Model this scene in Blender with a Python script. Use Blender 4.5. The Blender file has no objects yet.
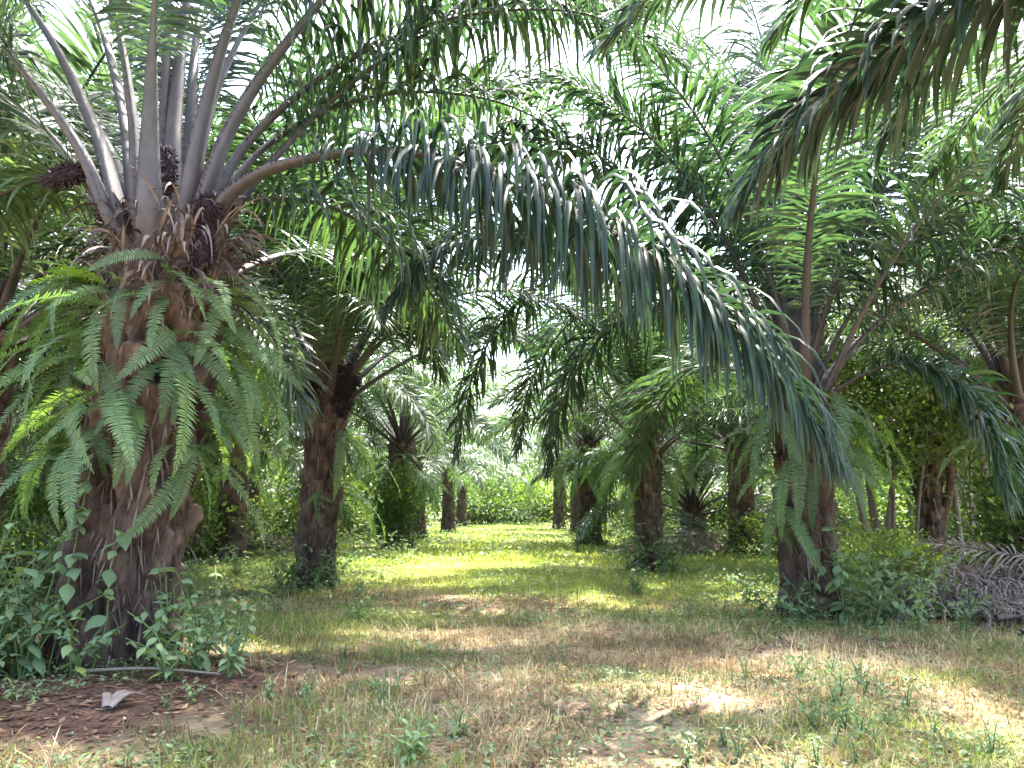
import bpy, math, random
import numpy as np
from mathutils import Vector

R = math.radians
C = bpy.context.scene.collection
scene = bpy.context.scene
rng = np.random.default_rng(7)
random.seed(7)

# ------------------------------------------------------------------ camera, sky, sun, exposure
FPX, PITCH, CAMZ = 774.0, R(9.03), 1.35
cam = bpy.data.cameras.new('camera')
cam.sensor_width = 36.0
cam.lens = 36.0 * FPX / 1024.0
cam.clip_start, cam.clip_end = 0.05, 3000
camo = bpy.data.objects.new('camera', cam)
C.objects.link(camo)
camo.location = (0, 0, CAMZ)
camo.rotation_euler = (R(90) + PITCH, 0, 0)
scene.camera = camo

SUN_EL, SUN_AZ = R(67), R(27)          # azimuth from +Y, clockwise positive
world = bpy.data.worlds.new('World')
scene.world = world
world.use_nodes = True
wn = world.node_tree
wn.nodes.clear()
sky = wn.nodes.new('ShaderNodeTexSky')
sky.sky_type = 'NISHITA'
sky.sun_disc = False
sky.sun_elevation = SUN_EL
sky.sun_rotation = SUN_AZ
sky.air_density = 1.0
sky.dust_density = 4.0
sky.ozone_density = 1.0
bg = wn.nodes.new('ShaderNodeBackground')
bg.inputs['Strength'].default_value = 0.15
wo = wn.nodes.new('ShaderNodeOutputWorld')
wn.links.new(sky.outputs[0], bg.inputs[0])
wn.links.new(bg.outputs[0], wo.inputs[0])

sd = Vector((math.sin(SUN_AZ) * math.cos(SUN_EL), math.cos(SUN_AZ) * math.cos(SUN_EL), math.sin(SUN_EL)))
sl = bpy.data.lights.new('sun', 'SUN')
sl.energy = 3.5
sl.angle = R(0.9)
sl.color = (1.0, 0.965, 0.90)
so = bpy.data.objects.new('sun', sl)
C.objects.link(so)
so.rotation_euler = (-sd).to_track_quat('-Z', 'Y').to_euler()
so.location = sd * 60

scene.view_settings.view_transform = 'Standard'
scene.view_settings.look = 'None'
scene.view_settings.gamma = 1
scene.view_settings.exposure = 3.2
try:
    scene.view_settings.use_curve_mapping = False
except Exception:
    pass
cy = scene.cycles
cy.max_bounces = 7
cy.diffuse_bounces = 4
cy.glossy_bounces = 2
cy.transmission_bounces = 5
cy.transparent_max_bounces = 4
cy.sample_clamp_indirect = 6
cy.caustics_reflective = False
cy.caustics_refractive = False


# ------------------------------------------------------------------ small maths
def P(px, py, Y):
    """world point seen at a place of the photograph, Y metres down the lane"""
    a, b = (px - 512) / FPX, (384 - py) / FPX
    c, s = math.cos(PITCH), math.sin(PITCH)
    d = np.array([a, c - b * s, s + b * c])
    return np.array([0, 0, CAMZ]) + d * (Y / d[1])


def nrm(v):
    return v / np.maximum(np.linalg.norm(v, axis=-1, keepdims=True), 1e-9)


def _hash(i, j, k, seed):
    h = (i * 374761393 + j * 668265263 + k * 2147483647 + seed * 974711) & 0x7fffffff
    h = ((h ^ (h >> 13)) * 1274126177) & 0x7fffffff
    h = ((h ^ (h >> 16)) * 668265263) & 0x7fffffff
    return (h ^ (h >> 15)) % 100003 / 100003.0


def vnoise(x, y, z=0.0, seed=1):
    x, y, z = np.broadcast_arrays(np.asarray(x, float), np.asarray(y, float), np.asarray(z, float))
    xi, yi, zi = np.floor(x).astype(np.int64), np.floor(y).astype(np.int64), np.floor(z).astype(np.int64)
    fx, fy, fz = x - xi, y - yi, z - zi
    fx, fy, fz = [f * f * (3 - 2 * f) for f in (fx, fy, fz)]
    r = 0
    for a in (0, 1):
        for b in (0, 1):
            for c in (0, 1):
                w = (fx if a else 1 - fx) * (fy if b else 1 - fy) * (fz if c else 1 - fz)
                r = r + w * _hash(xi + a, yi + b, zi + c, seed)
    return r


def fbm(x, y, z=0.0, oct=4, seed=1):
    r, a, t = 0, 1.0, 0
    for o in range(oct):
        f = 2.0 ** o
        r = r + a * vnoise(np.asarray(x) * f, np.asarray(y) * f, np.asarray(z) * f, seed + o * 17)
        t += a
        a *= 0.5
    return r / t


def gz(x, y):
    x, y = np.asarray(x, float), np.asarray(y, float)
    near = 1 / (1 + (np.hypot(x, y) / 90) ** 4)
    return near * ((fbm(x / 3.1, y / 3.1, 0, 3, 5) - .5) * .16 + (fbm(x / .7, y / .7, 0, 2, 9) - .5) * .045)


# ------------------------------------------------------------------ mesh gathering
class MB:
    def __init__(s):
        s.V, s.F4, s.F3, s.M4, s.M3, s.T, s.A, s.n = [], [], [], [], [], [], [], 0

    def add(s, V, F4=None, F3=None, mat=0, tone=0.5, along=0.5):
        V = np.asarray(V, float).reshape(-1, 3)
        k = len(V)
        s.V.append(V)
        s.T.append(np.broadcast_to(np.asarray(tone, float), (k,)))
        s.A.append(np.broadcast_to(np.asarray(along, float), (k,)))
        if F4 is not None and len(F4):
            F4 = np.asarray(F4, np.int64).reshape(-1, 4) + s.n
            s.F4.append(F4)
            s.M4.append(np.full(len(F4), mat))
        if F3 is not None and len(F3):
            F3 = np.asarray(F3, np.int64).reshape(-1, 3) + s.n
            s.F3.append(F3)
            s.M3.append(np.full(len(F3), mat))
        s.n += k

    def mesh(s, name, mats, smooth=True):
        V = np.concatenate(s.V)
        F4 = np.concatenate(s.F4) if s.F4 else np.zeros((0, 4), np.int64)
        F3 = np.concatenate(s.F3) if s.F3 else np.zeros((0, 3), np.int64)
        mi = np.concatenate(s.M4 + s.M3) if (s.M4 or s.M3) else np.zeros(0)
        me = bpy.data.meshes.new(name)
        me.vertices.add(len(V))
        me.vertices.foreach_set('co', V.astype(np.float32).ravel())
        li = np.concatenate([F4.ravel(), F3.ravel()]).astype(np.int32)
        me.loops.add(len(li))
        me.loops.foreach_set('vertex_index', li)
        nf = len(F4) + len(F3)
        tot = np.concatenate([np.full(len(F4), 4), np.full(len(F3), 3)]).astype(np.int32)
        st = np.concatenate([[0], np.cumsum(tot)[:-1]]).astype(np.int32)
        me.polygons.add(nf)
        me.polygons.foreach_set('loop_start', st)
        me.polygons.foreach_set('loop_total', tot)
        me.polygons.foreach_set('material_index', mi.astype(np.int32))
        me.polygons.foreach_set('use_smooth', np.full(nf, smooth))
        for nm, arr in (('tone', s.T), ('along', s.A)):
            at = me.attributes.new(nm, 'FLOAT', 'POINT')
            at.data.foreach_set('value', np.concatenate(arr).astype(np.float32))
        me.update(calc_edges=True)
        for m in mats:
            me.materials.append(m)
        return me


def link(name, data, parent=None, loc=None, rz=0.0, rot=None, scale=None):
    o = bpy.data.objects.new(name, data)
    C.objects.link(o)
    if parent is not None:
        o.parent = parent
    if loc is not None:
        o.location = [float(v) for v in loc]
    o.rotation_euler = rot if rot is not None else (0, 0, rz)
    if scale is not None:
        o.scale = (scale,) * 3 if np.isscalar(scale) else scale
    return o


def tag(o, label=None, cat=None, group=None, kind=None):
    for k, v in (('label', label), ('category', cat), ('group', group), ('kind', kind)):
        if v:
            o[k] = v
    return o


# ------------------------------------------------------------------ materials
def newmat(name):
    m = bpy.data.materials.new(name)
    m.use_nodes = True
    nt = m.node_tree
    nt.nodes.clear()
    out = nt.nodes.new('ShaderNodeOutputMaterial')
    return m, nt, out


def N(nt, typ, **kw):
    n = nt.nodes.new(typ)
    for k, v in kw.items():
        if k in n.inputs:
            n.inputs[k].default_value = v
        else:
            setattr(n, k, v)
    return n


def ramp(nt, stops, src):
    r = nt.nodes.new('ShaderNodeValToRGB')
    e = r.color_ramp.elements
    while len(e) < len(stops):
        e.new(0.5)
    for el, (p, c) in zip(e, stops):
        el.position = p
        el.color = (*c, 1)
    nt.links.new(src, r.inputs[0])
    return r.outputs[0]


def leaf_mat(name, stops, trans=0.35, tcol=(1.5, 1.5, .55), rough=.38, tip=None, spec=.5, vary=.25, transw=1.0):
    m, nt, out = newmat(name)
    L = nt.links.new
    tone = N(nt, 'ShaderNodeAttribute', attribute_name='tone')
    col = ramp(nt, stops, tone.outputs['Fac'])
    if tip:
        al = N(nt, 'ShaderNodeAttribute', attribute_name='along')
        mr = N(nt, 'ShaderNodeMapRange')
        mr.inputs['From Min'].default_value = tip[1]
        mr.inputs['From Max'].default_value = tip[2]
        L(al.outputs['Fac'], mr.inputs['Value'])
        mx = N(nt, 'ShaderNodeMixRGB')
        L(mr.outputs[0], mx.inputs[0])
        L(col, mx.inputs[1])
        mx.inputs[2].default_value = (*tip[0], 1)
        col = mx.outputs[0]
    oi = N(nt, 'ShaderNodeObjectInfo')
    mv = N(nt, 'ShaderNodeMapRange')
    mv.inputs['To Min'].default_value = 1 - vary
    mv.inputs['To Max'].default_value = 1 + vary
    L(oi.outputs['Random'], mv.inputs['Value'])
    hs = N(nt, 'ShaderNodeHueSaturation')
    L(mv.outputs[0], hs.inputs['Value'])
    mh = N(nt, 'ShaderNodeMapRange')
    mh.inputs['To Min'].default_value = .515
    mh.inputs['To Max'].default_value = .488
    L(oi.outputs['Random'], mh.inputs['Value'])
    L(mh.outputs[0], hs.inputs['Hue'])
    L(col, hs.inputs['Color'])
    col = hs.outputs[0]
    pb = N(nt, 'ShaderNodeBsdfPrincipled')
    pb.inputs['Roughness'].default_value = rough
    pb.inputs['Specular IOR Level'].default_value = spec
    L(col, pb.inputs['Base Color'])
    tr = N(nt, 'ShaderNodeBsdfTranslucent')
    mu = N(nt, 'ShaderNodeMixRGB', blend_type='MULTIPLY')
    mu.inputs[0].default_value = 1
    mu.inputs[2].default_value = (*tcol, 1)
    L(col, mu.inputs[1])
    L(mu.outputs[0], tr.inputs['Color'])
    ms = N(nt, 'ShaderNodeMixShader')
    ms.inputs[0].default_value = trans
    L(pb.outputs[0], ms.inputs[1])
    L(tr.outputs[0], ms.inputs[2])
    L(ms.outputs[0], out.inputs[0])
    return m


def rough_mat(name, stops, scale=6.0, detail=8, bump=.5, dist=.03, rough=.9, stretch=(1, 1, 1), along=None, spec=.2):
    m, nt, out = newmat(name)
    L = nt.links.new
    tc = N(nt, 'ShaderNodeTexCoord')
    mp = N(nt, 'ShaderNodeMapping')
    mp.inputs['Scale'].default_value = stretch
    L(tc.outputs['Object'], mp.inputs[0])
    no = N(nt, 'ShaderNodeTexNoise')
    no.inputs['Scale'].default_value = scale
    no.inputs['Detail'].default_value = detail
    no.inputs['Roughness'].default_value = .68
    L(mp.outputs[0], no.inputs['Vector'])
    tone = N(nt, 'ShaderNodeAttribute', attribute_name='tone')
    ad = N(nt, 'ShaderNodeMath', operation='MULTIPLY_ADD')
    L(tone.outputs['Fac'], ad.inputs[0])
    ad.inputs[1].default_value = .55
    mm = N(nt, 'ShaderNodeMath', operation='MULTIPLY')
    L(no.outputs['Fac'], mm.inputs[0])
    mm.inputs[1].default_value = .5
    L(mm.outputs[0], ad.inputs[2])
    col = ramp(nt, stops, ad.outputs[0])
    if along:
        al = N(nt, 'ShaderNodeAttribute', attribute_name='along')
        c2 = ramp(nt, along, al.outputs['Fac'])
        mx = N(nt, 'ShaderNodeMixRGB', blend_type='MULTIPLY')
        mx.inputs[0].default_value = 1
        L(col, mx.inputs[1])
        L(c2, mx.inputs[2])
        col = mx.outputs[0]
    pb = N(nt, 'ShaderNodeBsdfPrincipled')
    pb.inputs['Roughness'].default_value = rough
    pb.inputs['Specular IOR Level'].default_value = spec
    L(col, pb.inputs['Base Color'])
    bp = N(nt, 'ShaderNodeBump')
    bp.inputs['Strength'].default_value = bump
    bp.inputs['Distance'].default_value = dist
    L(no.outputs['Fac'], bp.inputs['Height'])
    L(bp.outputs[0], pb.inputs['Normal'])
    L(pb.outputs[0], out.inputs[0])
    return m


M = {}
M['palm'] = leaf_mat('palm_leaf', [(0, (.020, .042, .030)), (.45, (.038, .073, .044)), (.8, (.085, .13, .05)), (1, (.16, .175, .06))],
                     trans=.36, tcol=(1.5, 1.72, .75), rough=.36, tip=((.14, .12, .05), .93, 1.15), spec=.42)
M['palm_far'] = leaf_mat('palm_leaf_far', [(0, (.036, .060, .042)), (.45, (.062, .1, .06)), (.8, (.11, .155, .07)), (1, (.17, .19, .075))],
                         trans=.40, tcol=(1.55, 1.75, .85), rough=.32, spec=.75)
M['stalk'] = rough_mat('frond_stalk', [(.1, (.022, .019, .019)), (.5, (.055, .048, .05)), (.9, (.15, .135, .13))], scale=11, stretch=(1, 1, .35),
                       bump=.45, dist=.012, rough=.55, along=[(0, (.85, .6, .45)), (.05, (.85, .7, .6)), (.14, (.9, .92, .92)), (.45, (.72, .8, .55)), (1, (.6, .85, .35))], spec=.4)
M['trunk'] = rough_mat('palm_trunk_fibre', [(.1, (.014, .011, .010)), (.38, (.052, .036, .030)), (.62, (.125, .088, .068)), (.9, (.3, .225, .17))],
                       scale=9, stretch=(1, 1, .45), bump=.9, dist=.06)
M['fibre'] = rough_mat('dry_fibre', [(.1, (.018, .014, .013)), (.5, (.08, .06, .054)), (.9, (.26, .21, .175))], scale=14, bump=.3)
M['fruit'] = rough_mat('fruit_bunch', [(.1, (.008, .006, .008)), (.6, (.035, .022, .03)), (.95, (.09, .04, .035))], scale=30, bump=.4, rough=.6)
M['fern'] = leaf_mat('fern_leaf', [(0, (.06, .11, .058)), (.5, (.115, .195, .09)), (.85, (.19, .28, .1)), (1, (.28, .38, .075))],
                     trans=.42, tcol=(1.5, 1.6, .5), rough=.5, spec=.35, vary=.3)
M['fern_young'] = leaf_mat('fern_young_leaf', [(0, (.12, .22, .04)), (1, (.3, .42, .06))], trans=.5, tcol=(1.4, 1.5, .4), rough=.5, spec=.3)
M['weed'] = leaf_mat('weed_leaf', [(0, (.09, .145, .075)), (.5, (.165, .24, .12)), (.85, (.25, .33, .15)), (1, (.38, .42, .1))],
                     trans=.36, tcol=(1.4, 1.45, .55), rough=.6, spec=.25)
M['bush'] = leaf_mat('bush_leaf', [(0, (.055, .095, .035)), (.5, (.115, .175, .06)), (.85, (.2, .27, .08)), (1, (.36, .38, .1))],
                     trans=.42, tcol=(1.4, 1.5, .45), rough=.5, spec=.35)
M['bush_yellow'] = leaf_mat('yellow_bush_leaf', [(0, (.09, .15, .03)), (.5, (.19, .27, .045)), (.85, (.32, .36, .05)), (1, (.5, .42, .06))],
                            trans=.42, tcol=(1.3, 1.3, .45), rough=.5, spec=.3)
M['grass'] = leaf_mat('grass_blade', [(0, (.10, .16, .05)), (.5, (.23, .29, .085)), (.8, (.36, .39, .13)), (1, (.5, .45, .2))],
                      trans=.4, tcol=(1.3, 1.35, .5), rough=.55, spec=.25, vary=0)
M['dry'] = leaf_mat('dry_grass_blade', [(0, (.10, .13, .05)), (.3, (.21, .14, .075)), (.65, (.41, .30, .165)), (1, (.62, .52, .32))],
                    trans=.3, tcol=(1.2, 1.1, .8), rough=.65, spec=.2, vary=0)
M['litter'] = leaf_mat('dead_leaf', [(0, (.05, .03, .02)), (.5, (.15, .085, .05)), (.85, (.3, .2, .12)), (1, (.5, .4, .28))],
                       trans=.15, tcol=(1.2, 1, .8), rough=.7, spec=.2, vary=0)
M['deadfrond'] = leaf_mat('dead_frond_leaf', [(0, (.09, .068, .06)), (.5, (.22, .175, .155)), (1, (.42, .35, .3))], trans=.1,
                          tcol=(1.1, 1, .9), rough=.7, spec=.2, vary=.25)
M['wood'] = rough_mat('stem_wood', [(.1, (.05, .04, .03)), (.5, (.16, .13, .10)), (.9, (.32, .28, .23))], scale=8, stretch=(1, 1, .3), bump=.4)
M['green_stem'] = rough_mat('green_stem', [(.1, (.05, .08, .03)), (.5, (.1, .15, .05)), (.9, (.18, .2, .08))], scale=8, bump=.2, rough=.6)
M['redwood'] = rough_mat('red_brown_stub', [(.1, (.05, .025, .02)), (.5, (.12, .068, .05)), (.9, (.24, .15, .11))], scale=9, stretch=(1, 1, .4), bump=.6)


def ground_mat():
    m, nt, out = newmat('soil_and_thatch')
    L = nt.links.new
    geo = N(nt, 'ShaderNodeNewGeometry')

    def noise(scale, detail=6, rough=.6):
        n = N(nt, 'ShaderNodeTexNoise')
        n.inputs['Scale'].default_value = scale
        n.inputs['Detail'].default_value = detail
        n.inputs['Roughness'].default_value = rough
        L(geo.outputs['Position'], n.inputs['Vector'])
        return n.outputs['Fac']
    soil = ramp(nt, [(.3, (.12, .066, .042)), (.5, (.27, .165, .105)), (.68, (.42, .29, .20))], noise(7, 10, .75))
    thatch = ramp(nt, [(.3, (.21, .155, .095)), (.55, (.40, .315, .205)), (.75, (.58, .49, .36))], noise(23, 8, .8))
    green = ramp(nt, [(.3, (.09, .12, .04)), (.55, (.19, .23, .07)), (.75, (.33, .33, .13))], noise(15, 8, .75))
    m1 = N(nt, 'ShaderNodeMixRGB')
    f1 = ramp(nt, [(.40, (0, 0, 0)), (.60, (1, 1, 1))], noise(1.7, 7, .7))
    L(f1, m1.inputs[0]); L(soil, m1.inputs[1]); L(thatch, m1.inputs[2])
    # the lane beyond a dozen metres is grassed over
    tone = N(nt, 'ShaderNodeAttribute', attribute_name='tone')
    m2 = N(nt, 'ShaderNodeMixRGB')
    L(tone.outputs['Fac'], m2.inputs[0]); L(m1.outputs[0], m2.inputs[1]); L(green, m2.inputs[2])
    humus = ramp(nt, [(.3, (.045, .025, .018)), (.5, (.11, .062, .045)), (.7, (.22, .13, .09))], noise(31, 9, .8))
    al = N(nt, 'ShaderNodeAttribute', attribute_name='along')
    m3 = N(nt, 'ShaderNodeMixRGB')
    L(al.outputs['Fac'], m3.inputs[0]); L(m2.outputs[0], m3.inputs[1]); L(humus, m3.inputs[2])
    m2 = m3
    pb = N(nt, 'ShaderNodeBsdfPrincipled')
    pb.inputs['Roughness'].default_value = .95
    pb.inputs['Specular IOR Level'].default_value = .1
    L(m2.outputs[0], pb.inputs['Base Color'])
    bp = N(nt, 'ShaderNodeBump')
    bp.inputs['Strength'].default_value = .8
    bp.inputs['Distance'].default_value = .05
    L(noise(26, 8, .75), bp.inputs['Height'])
    L(bp.outputs[0], pb.inputs['Normal'])
    L(pb.outputs[0], out.inputs[0])
    return m


# ------------------------------------------------------------------ shapes
def resample(keys, n):
    K = np.asarray(keys, float)
    if len(K) > 2:
        E = np.vstack([2 * K[0] - K[1], K, 2 * K[-1] - K[-2]])
        out = []
        for i in range(1, len(E) - 2):
            p0, p1, p2, p3 = E[i - 1:i + 3]
            t = np.linspace(0, 1, 14, endpoint=False)[:, None]
            out.append(.5 * ((2 * p1) + (-p0 + p2) * t + (2 * p0 - 5 * p1 + 4 * p2 - p3) * t ** 2 + (-p0 + 3 * p1 - 3 * p2 + p3) * t ** 3))
        out.append(K[-1:])
        K = np.vstack(out)
    d = np.r_[0, np.cumsum(np.linalg.norm(np.diff(K, axis=0), axis=1))]
    s = np.linspace(0, d[-1], n)
    return np.stack([np.interp(s, d, K[:, i]) for i in range(3)], 1), d[-1]


def frames(pts, side, twist=None):
    t = nrm(np.gradient(pts, axis=0))
    s = np.asarray(side, float)[None] - (t @ np.asarray(side, float))[:, None] * t
    s = nrm(s)
    n = np.cross(t, s)
    if twist is not None:
        c, si = np.cos(twist)[:, None], np.sin(twist)[:, None]
        s, n = s * c + n * si, n * c - s * si
    return t, s, n


def tube(mb, pts, s, n, rs, rn, k=8, mat=0, tone=.5, cap=True, along=None):
    m = len(pts)
    a = np.linspace(0, 2 * np.pi, k, endpoint=False)
    V = pts[:, None] + np.cos(a)[None, :, None] * s[:, None] * rs[:, None, None] + np.sin(a)[None, :, None] * n[:, None] * rn[:, None, None]
    i = np.arange(m - 1)[:, None] * k
    j = np.arange(k)[None]
    F = np.stack([i + j, i + (j + 1) % k, i + k + (j + 1) % k, i + k + j], -1).reshape(-1, 4)
    al = np.repeat(np.linspace(0, 1, m) if along is None else along, k)
    F3 = None
    V = V.reshape(-1, 3)
    tn = np.broadcast_to(np.asarray(tone, float), (m,)) if np.ndim(tone) <= 1 else tone
    tn = np.repeat(tn, k)
    if cap:
        V = np.vstack([V, pts[-1:]])
        al = np.r_[al, al[-1]]
        tn = np.r_[tn, tn[-1]]
        b = (m - 1) * k
        F3 = np.stack([b + j[0], b + (j[0] + 1) % k, np.full(k, m * k)], -1)
    mb.add(V, F, F3, mat=mat, tone=tn, along=al)


def stick(mb, pts, r0, r1, k=6, mat=0, tone=.5):
    pts = np.asarray(pts, float)
    t = nrm(np.gradient(pts, axis=0))
    side = np.array([1, 0, 0]) if abs(t[0, 0]) < .8 else np.array([0, 1, 0])
    t, s, n = frames(pts, side)
    r = np.linspace(r0, r1, len(pts))
    tube(mb, pts, s, n, r, r, k, mat, tone)


PROF = {6: [.3, .85, 1, .95, .75, .42, .03], 5: [.35, .9, 1, .85, .5, .03], 4: [.4, 1, .95, .6, .03], 3: [.45, 1, .75, .03], 2: [.5, 1, .05]}


def ribbons(mb, P0, d0, w0, Ln, W, S, g, fold=0., twist=None, mat=0, tone=.5, prof=None):
    M_ = len(P0)
    pos, d = P0.copy(), nrm(d0)
    prof = prof or PROF[S]
    rings, al = [], []
    dn = np.array([0, 0, -1.])
    for k in range(S + 1):
        w = nrm(w0 - np.sum(w0 * d, 1)[:, None] * d)
        nn = np.cross(d, w)
        if twist is not None:
            an = twist * k / S
            c, s = np.cos(an)[:, None], np.sin(an)[:, None]
            w, nn = w * c + nn * s, nn * c - w * s
        h = (W * prof[k] * .5)[:, None]
        if fold:
            sg = np.sign(nn[:, 2:3]) + (nn[:, 2:3] == 0)
            f = -nn * h * fold * sg
            rings.append(np.stack([pos - w * h + f, pos, pos + w * h + f], 1))
        else:
            rings.append(np.stack([pos - w * h, pos + w * h], 1))
        pos = pos + d * (Ln / S)[:, None]
        d = nrm(d + (g * (k + 1) / S)[:, None] * dn)
    V = np.stack(rings, 1)                      # M, S+1, q, 3
    q = V.shape[2]
    base = np.arange(M_)[:, None, None] * (S + 1) * q
    kk = np.arange(S)[None, :, None] * q
    jj = np.arange(q - 1)[None, None]
    a = base + kk + jj
    F = np.stack([a, a + 1, a + q + 1, a + q], -1).reshape(-1, 4)
    al = np.broadcast_to(np.linspace(0, 1, S + 1)[None, :, None], (M_, S + 1, q)).ravel()
    tn = np.broadcast_to(np.asarray(tone, float).reshape(-1, 1, 1), (M_, S + 1, q)).ravel()
    mb.add(V.reshape(-1, 3), F, None, mat=mat, tone=tn, along=al)


def arch(L, e0, bend, n=40, sway=0., p=1.5):
    """rachis in its own X-Z plane: leaves at e0 degrees, bends over by bend degrees"""
    u = np.linspace(0, 1, n)
    e = np.radians(e0 - bend * u ** p)
    yaw = np.radians(sway) * u ** 2
    d = np.stack([np.cos(e) * np.cos(yaw), np.cos(e) * np.sin(yaw), np.sin(e)], 1)
    pts = np.vstack([np.zeros(3), np.cumsum((d[1:] + d[:-1]) / 2 * L / (n - 1), 0)])
    return pts


def make_frond(keys, side, seed=0, pairs=110, S=5, fold=.5, Lmax=.95, W=.046, u0=.2, droop=.5, twist=0., base=.15,
               tone=.4, mid=.03, plum=40, split=False, aa=None):
    """palm frond: tapered stalk plus leaflets. Returns (leaflets MB, stalk MB) or one MB with two materials."""
    r = np.random.default_rng(seed)
    pts, L = resample(keys, 60 if fold else 30)
    n = len(pts)
    u = np.linspace(0, 1, n)
    tw = np.radians(twist) * u ** 1.2
    t, s, nn = frames(pts, side, tw)
    A, B = MB(), None
    B = MB() if split else A
    rs = np.interp(u, [0, .03, .08, .2, .5, 1], [base, base * .9, base * .7, base * .48, mid, .005])
    rn = np.interp(u, [0, .05, .2, .5, 1], [base * .5, base * .36, base * .28, mid * .8, .005])
    tube(B, pts, s, nn, rs, rn, 8 if fold else 5, mat=0 if split else 1, tone=.5, along=u)
    # short spines along the edges of the bare stalk
    if fold:
        ks = 46
        su = np.repeat(r.uniform(.05, u0 + .03, ks), 2)
        sg_ = np.tile([1., -1.], ks)
        ixs = su * (n - 1)
        g_ = lambda arr: np.stack([np.interp(ixs, np.arange(n), arr[:, i]) for i in range(3)], 1)
        tS, sS, nS = g_(t), g_(s), g_(nn)
        rS = np.interp(ixs, np.arange(n), rs)
        ribbons(B, g_(pts) + sS * (sg_ * rS * .93)[:, None], sS * sg_[:, None] + tS * r.uniform(.1, .9, 2 * ks)[:, None] + nS * r.uniform(0, .4, 2 * ks)[:, None], tS,
                r.uniform(.025, .075, 2 * ks), np.full(2 * ks, .016), 2, np.zeros(2 * ks), 0., None, 0 if split else 1, .3, prof=[1, .6, .05])
    # leaflets
    v = np.linspace(0, 1, pairs) ** .92
    v = np.repeat(v, 2)
    sg = np.tile([1., -1.], pairs)
    v = np.clip(v + r.normal(0, .004, len(v)), 0, 1)
    uu = u0 + (1 - u0) * v * .995
    ix = uu * (n - 1)
    f = lambda arr: np.stack([np.interp(ix, np.arange(n), arr[:, i]) for i in range(3)], 1)
    p0, tt, ss, n0 = f(pts), nrm(f(t)), nrm(f(s)), nrm(f(nn))
    a = np.radians(np.interp(v, [0, .5, .85, 1], aa or [76, 64, 42, 12]) + r.normal(0, 9, len(v)))
    e = np.radians(r.choice([-.25, .25, .95], len(v)) * plum + r.normal(0, 8, len(v)))
    d0 = np.cos(a)[:, None] * tt + np.sin(a)[:, None] * (np.cos(e)[:, None] * ss * sg[:, None] + np.sin(e)[:, None] * n0)
    Ln = Lmax * np.interp(v, [0, .08, .25, .5, .75, .93, 1], [.22, .55, .9, 1., .82, .5, .32]) * r.uniform(.85, 1.08, len(v))
    Wd = W * np.interp(v, [0, .2, .6, 1], [.55, 1, 1, .5]) * r.uniform(.85, 1.15, len(v))
    rw = np.interp(ix, np.arange(n), rs)
    p0 = p0 + ss * (sg * rw * .8)[:, None]
    g = droop * r.uniform(.5, 1.5, len(v)) * np.interp(v, [0, .5, 1], [.8, 1, .7]) * (5. / S)
    hang = r.random(len(v)) < .11
    g = np.where(hang, g * r.uniform(1.8, 4, len(v)), g)
    Ln = np.where(r.random(len(v)) < .05, Ln * r.uniform(.3, .8, len(v)), Ln)
    tn = np.clip(tone + r.normal(0, .12, len(v)) + .1 * (vnoise(v * 9, sg * 3, 0, seed) - .5), 0, 1)
    keep = r.random(len(v)) > .03
    k = keep
    ribbons(A, p0[k], d0[k], tt[k], Ln[k], Wd[k], S, g[k], fold, r.normal(0, .8 if S == 6 else .5, len(v))[k], mat=0, tone=tn[k])
    return (A, B) if split else A


def fruit_bunch(seed, R0=.2, spiky=True):
    r = np.random.default_rng(seed)
    mb = MB()
    k = 420
    i = np.arange(k) + .5
    ph = np.arccos(1 - 2 * i / k)
    th = np.pi * (1 + 5 ** .5) * i
    d = np.stack([np.cos(th) * np.sin(ph), np.sin(th) * np.sin(ph), np.cos(ph)], 1)
    c = d * np.array([.8, .8, 1.15]) * R0
    # solid heart
    a = np.linspace(0, np.pi, 9)
    pts = np.stack([0 * a, 0 * a, -np.cos(a) * R0 * 1.0], 1)
    rr = np.maximum(np.sin(a) * R0 * .72, .004)
    tube(mb, pts, np.tile([1., 0, 0], (9, 1)), np.tile([0, 1., 0], (9, 1)), rr, rr, 10, 0, .1)
    for q in range(k):
        s = R0 * .06 * r.uniform(.7, 1.4)
        t = nrm(d[q] + r.normal(0, .55, 3))
        x = nrm(np.cross(t, [.3, .5, .8]))
        y = np.cross(t, x)
        ln = R0 * .42 * r.uniform(.4, 1.6)
        b = c[q] * r.uniform(.6, 1.)
        ring = [b + s * (x * math.cos(o) + y * math.sin(o)) + t * ln * .45 for o in (0, 1.257, 2.513, 3.77, 5.027)]
        V = np.vstack([b[None], ring, (b + t * ln)[None]])
        F3 = [[0, 1 + (j + 1) % 5, 1 + j] for j in range(5)] + [[6, 1 + j, 1 + (j + 1) % 5] for j in range(5)]
        mb.add(V, None, F3, 0, r.uniform(0, .6), .5)
    return mb


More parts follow.
